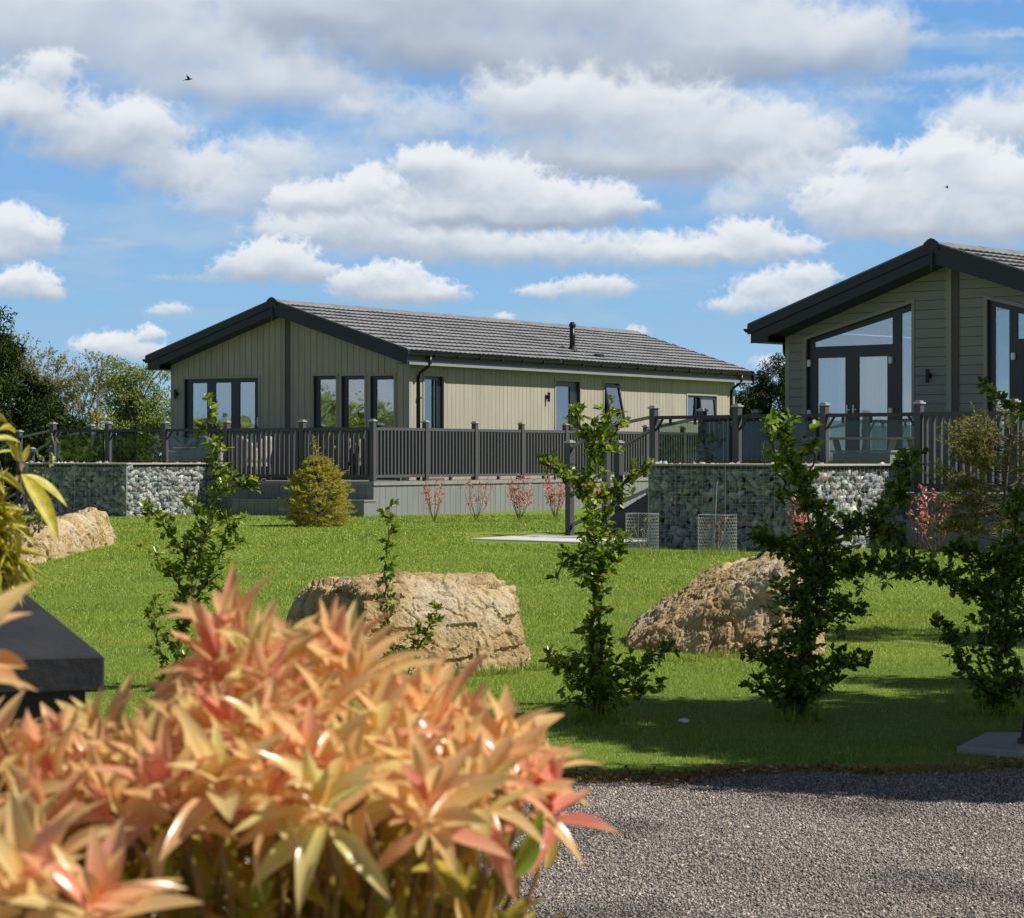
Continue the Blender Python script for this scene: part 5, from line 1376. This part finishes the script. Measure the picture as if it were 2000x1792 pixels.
tree('willow_tree', 'loose pale green willow left of the farther lodge gable', 'tree', gb(262, Y), zpx(665, Y), [(-.1, 0, 2.0, 1.1, 1.0, 1.2), (.6, 0, 2.4, .8, .8, 1.2), (0, 0, 3.3, .7, .7, .9), (.75, .1, 3.6, .45, .45, .8), (-.55, 0, 3.0, .5, .5, .8), (1.2, .2, 1.8, .8, .8, 1.3)], 'leaf_willow', .11, 17000, 170, .1, lw=.36, group=TG, bark='bark_grey')
tree('flowering_bush', 'yellow flowering bush behind the posts of the farther deck', 'bush', gb(182, 69), zpx(735, 69), [(0, 0, 1.2, .75, .7, 1.0), (.25, 0, 2.0, .4, .4, .5)], 'leaf_yellow', .08, 2600, 60, .05, group=TG)
tree('bush', 'olive green bush between the dark conifer and the yellow bush', 'bush', gb(150, 71), zpx(740, 71), [(0, 0, 1.3, 1.1, .8, 1.3), (1.0, 0, 1.0, .9, .8, 1.1)], 'leaf_hedge', .10, 9000, 80, .08, group=TG)
tree('bush', 'dark bush at the foot of the willow beside the lodge wall', 'bush', gb(300, 68), 2.2, [(0, 0, .9, 1.6, .8, 1.0), (-1.5, .3, 1.0, 1.0, .8, 1.0)], 'leaf_hedge', .10, 10000, 90, .08, group=TG)
Y = 84
for i, (px, top) in enumerate(((1452, 735), (1492, 708), (1535, 690), (1580, 700))):
    tree('conifer', ['leftmost dark conifer in the gap between the two lodges', 'second dark conifer in the gap between the two lodges', 'tallest dark conifer, against the corner of the right lodge', 'dark conifer hidden behind the right lodge corner'][i], 'conifer', gb(px, Y + (i % 2)), zpx(top, Y),
         [(0, 0, 1.5, 1.0, .8, 1.7), (0, 0, zpx(top, Y) - 1.2, .75, .6, 1.25)], 'leaf_conifer_dark', .13, 17000, 90, .15, droop=.5, lw=.25, group=TG)
tree('bush', 'dark hedge bush low between the lodges, seen through the glass', 'bush', gb(1490, 80), 2.0, [(0, 0, .8, 1.6, .6, .95)], 'leaf_hedge', .10, 6000, 60, .08, group=TG)
tree('tree', 'tree whose tips just show above the far end of the lodge ridge', 'tree', gb(1190, 88), zpx(645, 88), [(0, 0, 3.3, 1.2, 1.0, 1.5), (-.5, 0, 4.7, .25, .25, .9), (.45, 0, 4.65, .3, .3, .9)], 'leaf_hedge', .11, 7000, 80, .15, group=TG)
# a hedge far off that closes the view on both sides
for i, x in enumerate(np.linspace(-44, 40, 22)):
    if -17 < x < 13: continue
# trees out of the frame: right (they throw the dappled shade) and left (mirrored in the windows)
SG = 'trees outside the frame that shade the near lawn'
tree('shade_tree', 'broad tree right of the frame, throwing dappled shade on the lawn', 'tree', Vector((8.4, 14.0, -1.6)), 7.2, [(-.5, -.3, 5.5, 2.1, 1.9, 1.2), (.9, .0, 5.2, 1.7, 1.7, 1.1), (-2.5, .3, 5.0, 1.2, 1.7, .6)], 'leaf_hedge', .15, 44000, 210, .2, group=SG)
tree('shade_tree', 'second tree right of the frame beside the drive', 'tree', Vector((7.4, 11.6, -1.6)), 6.0, [(0, .1, 4.6, 2.2, 1.0, 1.0), (-1.8, .1, 4.6, 1.4, .8, .6)], 'leaf_hedge', .14, 22000, 110, .14, group=SG)
tree('shade_tree', 'third tree right of the frame behind the dark shrubs', 'tree', Vector((8.2, 17.0, -1.55)), 6.0, [(.4, -1.0, 4.8, 1.8, 1.0, .9), (.2, 3.0, 4.4, 1.6, .6, .6)], 'leaf_hedge', .14, 15000, 70, .14, group=SG)
MG = 'trees outside the frame mirrored in the windows'
for i, (x, y, h) in enumerate(((-46, 44, 3.3), (-52, 34, 4.4), (-38, 22, 3.4), (-30, 8, 3.6), (-56, 52, 3.6), (-14, -16, 5))):
    tree('garden_tree', ['bushy tree far to the left, nearest the lodge', 'tall bushy tree far to the left', 'round tree left of the near lawn', 'tree left of the drive', 'tree at the far left end', 'tree behind the photographer'][i], 'tree', Vector((x, y, -1.5)), h,
         [(0, 0, h * .5, 4.2, 3.4, h * .42), (3.5, 0, h * .35, 3.4, 2.4, h * .28)], 'leaf_willow', .35, 7000, 90, .3, group=MG)

# ------------------------------------------------------------------ birds
def bird(px, py, Y, s, label, roll):
    T = P(px, py, Y); mb = MB(); v = []; 
    o = Vector((0, 0, 0)); n = 7
    mb.tube([(-.5 * s, 0, 0), (-.38 * s, 0, .01), (-.1 * s, 0, .02 * s), (.2 * s, 0, .03 * s), (.42 * s, 0, .05 * s), (.52 * s, 0, .04 * s)], [.02 * s, .07 * s, .10 * s, .10 * s, .06 * s, .01 * s], 8)
    body = MB(); body.v, body.f = mb.v, mb.f; body = body.build('bird', 'bird_feather', None, smooth=True)
    body.location = T; body.rotation_euler = (R(8), R(roll), R(12)); tag(body, label, 'bird', 'birds in the sky')
    for sgn, zz in ((1, .55), (-1, .42)):
        w = MB(); th = .008
        pl = [(.16, 0), (.20, .28), (.02, .62), (-.16, .98), (-.12, .55), (-.14, .25), (-.12, 0)]
        w.v = [(x * s, sgn * (y * .55 * s), y * zz * s + .02) for x, y in pl] + [(x * s, sgn * (y * .55 * s), y * zz * s + .02 + th) for x, y in pl]; k = len(pl)
        w.f = [tuple(range(k)), tuple(range(2 * k - 1, k - 1, -1))] + [(i, (i + 1) % k, k + (i + 1) % k, k + i) for i in range(k)]
        w.build('wing', 'bird_feather', body)
    t = MB(); t.v = [(-.42 * s, -.03 * s, 0), (-.42 * s, .03 * s, 0), (-.75 * s, .10 * s, -.01), (-.75 * s, -.10 * s, -.01)]; t.v += [(x, y, z + .008) for x, y, z in t.v]
    t.f = [(0, 1, 2, 3), (7, 6, 5, 4), (0, 4, 5, 1), (1, 5, 6, 2), (2, 6, 7, 3), (3, 7, 4, 0)]; t.build('tail', 'bird_feather', body)
bird(368, 156, 62, .20, 'dark bird with raised wings flying high on the left of the sky', -10)
bird(1849, 367, 120, .22, 'tiny distant bird in the clouds above the right lodge', 20)
# ------------------------------------------------------------------ sky, sun, camera
SUN_AZ, SUN_EL = 97.0, 47.0
w = bpy.data.worlds.new('World'); scene.world = w; w.use_nodes = True
nt = NT(w.node_tree); bg = w.node_tree.nodes['Background']
sky = nt.node('ShaderNodeTexSky'); sky.sky_type = 'NISHITA'; sky.sun_disc = False; sky.sun_elevation = R(SUN_EL); sky.sun_rotation = R(SUN_AZ); sky.altitude = 50; sky.dust_density = .6; sky.ozone_density = 1.5

# --- clouds: a computed sky picture (azimuth / elevation), no file
def perlin(X, Y, seed):
    r = np.random.default_rng(seed); ang = r.random((256, 256)) * 2 * np.pi; gx = np.cos(ang); gy = np.sin(ang)
    xi = np.floor(X).astype(int); yi = np.floor(Y).astype(int); xf = X - xi; yf = Y - yi
    u = xf * xf * xf * (xf * (xf * 6 - 15) + 10); v = yf * yf * yf * (yf * (yf * 6 - 15) + 10)
    def g(i, j):
        a_ = (xi + i) & 255; b_ = (yi + j) & 255; return gx[a_, b_] * (xf - i) + gy[a_, b_] * (yf - j)
    return ((g(0, 0) * (1 - u) + g(1, 0) * u) * (1 - v) + (g(0, 1) * (1 - u) + g(1, 1) * u) * v) * 1.5
def fbm(X, Y, o, seed, gain=.5, billow=False):
    t = 0; a_ = 1; n = 0
    for k in range(o):
        p = perlin(X * 2.03 ** k + k * 17.3, Y * 2.03 ** k + k * 9.1, seed + k)
        t = t + a_ * ((1 - 2.6 * np.abs(p)) if billow else p); n += a_; a_ *= gain
    return t / n
def gblur(a, sg):
    n0, n1 = a.shape; p = int(sg * 3) + 2; b = np.pad(a, p, mode='edge'); ky = np.fft.fftfreq(b.shape[0])[:, None]; kx = np.fft.rfftfreq(b.shape[1])[None]
    r = np.fft.irfft2(np.fft.rfft2(b) * np.exp(-2 * (np.pi * sg) ** 2 * (kx ** 2 + ky ** 2)), s=b.shape); return r[p:p + n0, p:p + n1]
def shift(a, dy, dx):
    r = np.roll(np.roll(a, dy, 0), dx, 1)
    return r
def sm(a, b, x): t = np.clip((x - a) / (b - a), 0, 1); return t * t * (3 - 2 * t)
IW, IH = 1640, 800; PX0, PX1, PY0, PY1 = -170.0, 2170.0, -190.0, 950.0     # window in photograph pixels
gxp, gyp = np.meshgrid(np.linspace(PX0, PX1, IW), np.linspace(PY1, PY0, IH))
blue_stops = [(-190, (104, 158, 222)), (60, (114, 168, 228)), (330, (126, 178, 231)), (600, (143, 190, 230)), (800, (160, 200, 232)), (950, (176, 208, 232))]
yy_ = np.array([q[0] for q in blue_stops], float); cc_ = np.array([lin(q[1]) for q in blue_stops])
img = np.stack([np.interp(gyp, yy_, cc_[:, k]) for k in range(3)], -1)
veil = sm(.02, .5, fbm(gxp / 420, gyp / 130, 6, 5)) * .62
veil = np.clip(veil + .35 * sm(.05, .6, fbm(gxp / 260 + 7, gyp / 150 + 3, 6, 61)) * sm(620, 420, gyp), 0, .8)
img = img * (1 - veil[..., None]) + np.array(lin((176, 200, 226))) * veil[..., None]
# (blobs, softness, brightness of top, brightness of base, opacity, warp)
CL = [
 ([(1880, 165, 190, 24), (1700, 200, 120, 30), (1930, 15, 220, 24), (1960, 92, 100, 16), (1790, 95, 60, 26)], .55, .80, .70, .45, 1),
 ([(620, 320, 280, 90), (1100, 340, 430, 110), (1560, 250, 220, 100), (300, 250, 200, 60)], .65, .76, .64, .62, 1),
 ([(60, 80, 300, 150), (330, 90, 330, 140), (560, 175, 210, 85), (420, 190, 230, 70), (200, 10, 330, 90)], .30, .80, .60, .97, 1),
 ([(760, -40, 420, 170), (1100, 0, 520, 170), (1460, 90, 310, 120), (900, 110, 380, 85), (1250, 150, 420, 66), (1640, 110, 130, 85), (620, 40, 200, 100)], .24, .86, .42, 1, 1),
 ([(840, 238, 150, 70), (760, 260, 90, 44), (700, 215, 90, 40)], .50, .78, .64, .75, 1),
 ([(1060, 210, 190, 92), (1240, 230, 220, 90), (1430, 275, 240, 92), (1180, 318, 360, 66), (1560, 290, 110, 60), (1340, 330, 250, 50)], .26, .84, .48, 1, 1),
 ([(60, 225, 150, 70), (105, 150, 62, 40), (210, 285, 200, 80), (375, 350, 170, 66), (270, 250, 90, 50)], .22, .90, .52, 1, 1.1),
 ([(530, 310, 95, 66), (480, 370, 150, 66), (430, 410, 110, 36), (560, 400, 120, 60)], .42, .82, .60, .85, 1),
 ([(1960, 250, 170, 78), (1900, 300, 120, 60)], .34, .84, .62, .95, 1),
 ([(1560, 350, 170, 80), (1640, 420, 180, 70), (1450, 400, 90, 40)], .45, .80, .66, .8, 1),
 ([(1800, 395, 190, 85), (1835, 310, 88, 58), (1705, 325, 62, 34), (1940, 370, 120, 80), (1660, 400, 110, 56), (1930, 450, 170, 60), (1770, 450, 190, 45)], .15, .97, .56, 1, 1.2),
 ([(590, 455, 130, 36), (800, 470, 260, 44), (1000, 492, 330, 46), (1290, 490, 180, 44), (700, 430, 190, 50)], .26, .88, .58, 1, 1),
 ([(725, 365, 70, 46), (650, 400, 110, 46), (770, 395, 80, 44), (570, 395, 60, 34)], .15, .97, .62, 1, 1.2),
 ([(850, 325, 92, 44), (930, 360, 160, 64), (1060, 400, 180, 56), (1190, 408, 98, 46), (880, 420, 150, 44), (1000, 430, 230, 32)], .17, .96, .46, 1, 1.15),
 ([(1340, 500, 130, 32), (1450, 465, 88, 44), (1530, 490, 90, 36), (1400, 500, 160, 26)], .20, .92, .60, 1, 1.1),
 ([(545, 505, 88, 46), (500, 530, 100, 34), (600, 535, 70, 34)], .17, .93, .54, 1, 1.1),
 ([(400, 550, 80, 18), (330, 548, 50, 10)], .6, .62, .56, .45, 1),
 ([(770, 545, 82, 42), (840, 575, 78, 30), (690, 555, 62, 30), (770, 580, 130, 24)], .18, .92, .56, 1, 1.1),
 ([(1060, 572, 62, 20), (1150, 562, 84, 26), (1200, 565, 46, 26)], .26, .88, .64, .92, 1.1),
 ([(1570, 545, 80, 36), (1490, 565, 80, 34), (1440, 600, 80, 26), (1560, 590, 90, 30)], .24, .90, .66, .95, 1.1),
 ([(30, 450, 74, 50), (80, 475, 68, 48), (0, 500, 90, 36)], .17, .95, .60, 1, 1.1),
 ([(60, 555, 66, 34), (100, 575, 52, 28), (0, 570, 70, 34)], .17, .95, .60, 1, 1.1),
 ([(230, 672, 66, 26), (300, 655, 34, 22), (190, 680, 50, 22), (280, 690, 100, 20)], .22, .93, .72, 1, 1.1),
 ([(340, 608, 44, 16), (318, 612, 30, 12)], .3, .84, .68, .85, 1),
 ([(250, 486, 70, 10), (210, 478, 30, 8)], .6, .55, .5, .45, 1),
 ([(1240, 650, 34, 16), (985, 620, 26, 10), (1500, 712, 44, 22), (1540, 735, 50, 20)], .3, .88, .74, .8, 1)]
TOP = np.array(lin((238, 242, 247))); MID = np.array(lin((196, 206, 220))); LOW = np.array(lin((152, 163, 180)))
for ci, (bl, soft, bt, bb, op, wp) in enumerate(CL):
    x0 = min(b[0] - b[2] * 1.6 for b in bl) - 50; x1 = max(b[0] + b[2] * 1.6 for b in bl) + 50; y0 = min(b[1] - b[3] * 1.8 for b in bl) - 50; y1 = max(b[1] + b[3] * 1.8 for b in bl) + 50
    c0, c1 = np.searchsorted(gxp[0], [x0, x1]); ry = gyp[:, 0]; r0 = np.argmax(ry <= y1) if (ry <= y1).any() else 0; r1 = len(ry) - np.argmax(ry[::-1] >= y0)
    X = gxp[r0:r1, c0:c1]; Y = gyp[r0:r1, c0:c1]
    if X.size == 0: continue
    sz_ = np.mean([b[3] for b in bl]); sc_ = 1.0 / (sz_ * 1.25)
    wx = fbm(X * sc_ * .9, Y * sc_ * .9, 4, 100 + ci * 7) * sz_ * .55; wy = fbm(X * sc_ * .9 + 40, Y * sc_ * .9, 4, 300 + ci * 7) * sz_ * .35
    f = None
    for (bx, by, rx, ry_) in bl:
        dx = (X + wx - bx) / rx; dy = (Y + wy - by) / ry_
        dy = np.where(dy > 0, dy * 1.25, dy)
        e = 1 - np.sqrt(dx * dx + dy * dy)
        f = e if f is None else np.log(np.exp(5 * f) + np.exp(5 * np.maximum(e, -6))) / 5
    bil = fbm(X * sc_ * 1.3, Y * sc_ * 1.45, 6, 500 + ci * 11, .56, True); fine = fbm(X * sc_ * 4, Y * sc_ * 5, 5, 900 + ci * 5, .6)
    h = f + .27 * wp * (bil - .25) + .06 * fine
        # base fades softly
    dens = sm(-.05, .9, h)
    # light from above: compare the thickness here with the thickness a little higher up
    ps = (PX1 - PX0) / IW; hc = np.clip(h, -.25, 1.3)
    rel = 0
    for sg, dd, kk_ in ((.05, .10, .8), (.12, .30, .55), (.30, .75, .35)):
        g_ = gblur(hc, max(1.0, sg * sz_ / ps)); d_ = max(1, int(dd * sz_ / ps)); rel = rel + kk_ * (g_ - shift(g_, -d_, int(d_ * .25)))
    ytop = min(b[1] - b[3] for b in bl); ybot = max(b[1] + b[3] * .8 for b in bl)
    loc = None
    ws = 0; acc_ = 0
    for (bx, by, rx, ry_) in bl:
        wgt = np.exp(-(((X - bx) / rx) ** 2 + ((Y - by) / ry_) ** 2)) + 1e-6; acc_ = acc_ + wgt * np.clip((Y + wy * .8 - (by - ry_ * .9)) / (ry_ * 1.8), 0, 1.2); ws = ws + wgt
    v_ = acc_ / ws
    lit_ = bt - .045 - (bt - bb) * sm(.12, .86, v_) + np.clip(rel, -.5, .5) * .34 * (1 - .35 * sm(.4, 1, v_)) + .02 * fine
    lit_ = lit_ + (1 - dens) * .04
    lit_ = np.clip(lit_, 0, 1)
    hb_ = gblur(h, max(1, .05 * sz_ / ps)); t_ = sm(.35, .95, v_); a_ = (sm(-.06, soft * 1.5 + .14, h) * (1 - t_) + sm(-.16, soft * 1.5 + .55, hb_) * t_) * op
    col_ = np.stack([np.interp(lit_, [.25, .62, 1.0], [LOW[k], MID[k], TOP[k]]) for k in range(3)], -1)
    img[r0:r1, c0:c1] = img[r0:r1, c0:c1] * (1 - a_[..., None]) + col_ * a_[..., None]
def make_image(name, arr):
    im = bpy.data.images.new(name, arr.shape[1], arr.shape[0], float_buffer=True, is_data=True)
    px = np.ones((arr.shape[0], arr.shape[1], 4), np.float32); px[..., :3] = arr
    im.pixels.foreach_set(px.ravel()); im.update(); im.pack(); return im
# rest of the sky dome, coarse: azimuth -180..180, elevation 0..90
WX, WY = np.meshgrid(np.linspace(-180, 180, 720), np.linspace(0, 90, 180))
zen = np.clip(WY / 90, 0, 1)[..., None]
wide = np.array(lin((160, 200, 232))) * (1 - sm(0, .12, zen)) + np.array(lin((112, 170, 234))) * sm(0, .12, zen)
wide = wide * (1 - sm(.1, .9, zen)) + np.array(lin((58, 110, 190))) * sm(.1, .9, zen)
ux = np.cos(R(1) * WX) * 9; uy = np.sin(R(1) * WX) * 9
hh_ = fbm(WX / 26 + 30, WY / 10, 6, 41, .55, True) + .5 * fbm(WX / 60 + 9, WY / 20, 3, 77)
a_ = sm(.12, .55, hh_)[..., None]; sh_ = np.clip(.5 + (hh_ - np.roll(hh_, -4, 0)) * .8 - (hh_ - .3) * .35, 0, 1)[..., None]
wide = wide * (1 - a_) + (LOW * (1 - sh_) + TOP * sh_) * a_
wide = wide * (1 - .86 * sm(11, 26, WY))[..., None]
IM1 = make_image('cloudy_sky_window', img); IM2 = make_image('cloudy_sky_dome', wide)
gen = nt.node('ShaderNodeTexCoord').outputs['Generated']
sx = nt.node('ShaderNodeSeparateXYZ'); nt.l.new(gen, sx.inputs[0])
az = nt.math('ARCTAN2', sx.outputs[0], sx.outputs[1]); el = nt.math('ARCSINE', sx.outputs[2])
U = nt.math('MULTIPLY_ADD', az, F / (PX1 - PX0), (HX - PX0) / (PX1 - PX0)); Vv = nt.math('MULTIPLY_ADD', el, F / (PY1 - PY0), (PY1 - HY) / (PY1 - PY0))
def tex(im, u, v_, ext):
    c = nt.node('ShaderNodeCombineXYZ'); nt.l.new(u, c.inputs[0]); nt.l.new(v_, c.inputs[1])
    t = nt.node('ShaderNodeTexImage'); t.image = im; t.extension = ext; t.interpolation = 'Linear'; nt.l.new(c.outputs[0], t.inputs[0]); return t.outputs[0]
t1 = tex(IM1, U, Vv, 'EXTEND'); t2 = tex(IM2, nt.math('MULTIPLY_ADD', az, 1 / (2 * math.pi), .5), nt.math('MULTIPLY', el, 2 / math.pi), 'EXTEND')
edge = nt.math('MAXIMUM', nt.math('ABSOLUTE', nt.math('SUBTRACT', U, .5)), nt.math('SUBTRACT', Vv, .5))
col = nt.mix(nt.maprange(edge, .465, .498, 0, 1, True), t1, t2)
skyc = nt.vmath('MULTIPLY', sky.outputs[0], (.10, .10, .10))
col = nt.mix(.06, col, skyc)
col = nt.mix(nt.maprange(sx.outputs[2], -.012, 0, 0, 1), (.10, .12, .06), col)
sc = nt.node('ShaderNodeVectorMath', operation='SCALE'); nt.l.new(col, sc.inputs[0]); sc.inputs['Scale'].default_value = 10.0
nt.l.new(sc.outputs[0], bg.inputs[0]); bg.inputs[1].default_value = .084

ld = bpy.data.lights.new('sun', 'SUN'); ld.energy = 5.0; ld.angle = R(.53); ld.color = (1, .95, .86)
lo = bpy.data.objects.new('sun', ld); COL.objects.link(lo)
sd = Vector((math.sin(R(SUN_AZ)) * math.cos(R(SUN_EL)), math.cos(R(SUN_AZ)) * math.cos(R(SUN_EL)), math.sin(R(SUN_EL))))
lo.rotation_euler = sd.to_track_quat('Z', 'Y').to_euler(); lo.location = (20, -5, 30)
cd = bpy.data.cameras.new('camera'); co = bpy.data.objects.new('camera', cd); COL.objects.link(co); scene.camera = co
co.rotation_euler = (R(90), 0, 0); cd.sensor_width = 36; cd.lens = 36 * F / 2000; cd.shift_y = -8 / 2000; cd.clip_start = .05; cd.clip_end = 3000
cd.dof.use_dof = True; cd.dof.focus_distance = 32; cd.dof.aperture_fstop = 22
scene.view_settings.view_transform = 'Standard'; scene.view_settings.look = 'None'; scene.view_settings.exposure = .25; scene.view_settings.gamma = 1
scene.render.engine = 'CYCLES'; scene.cycles.transparent_max_bounces = 16
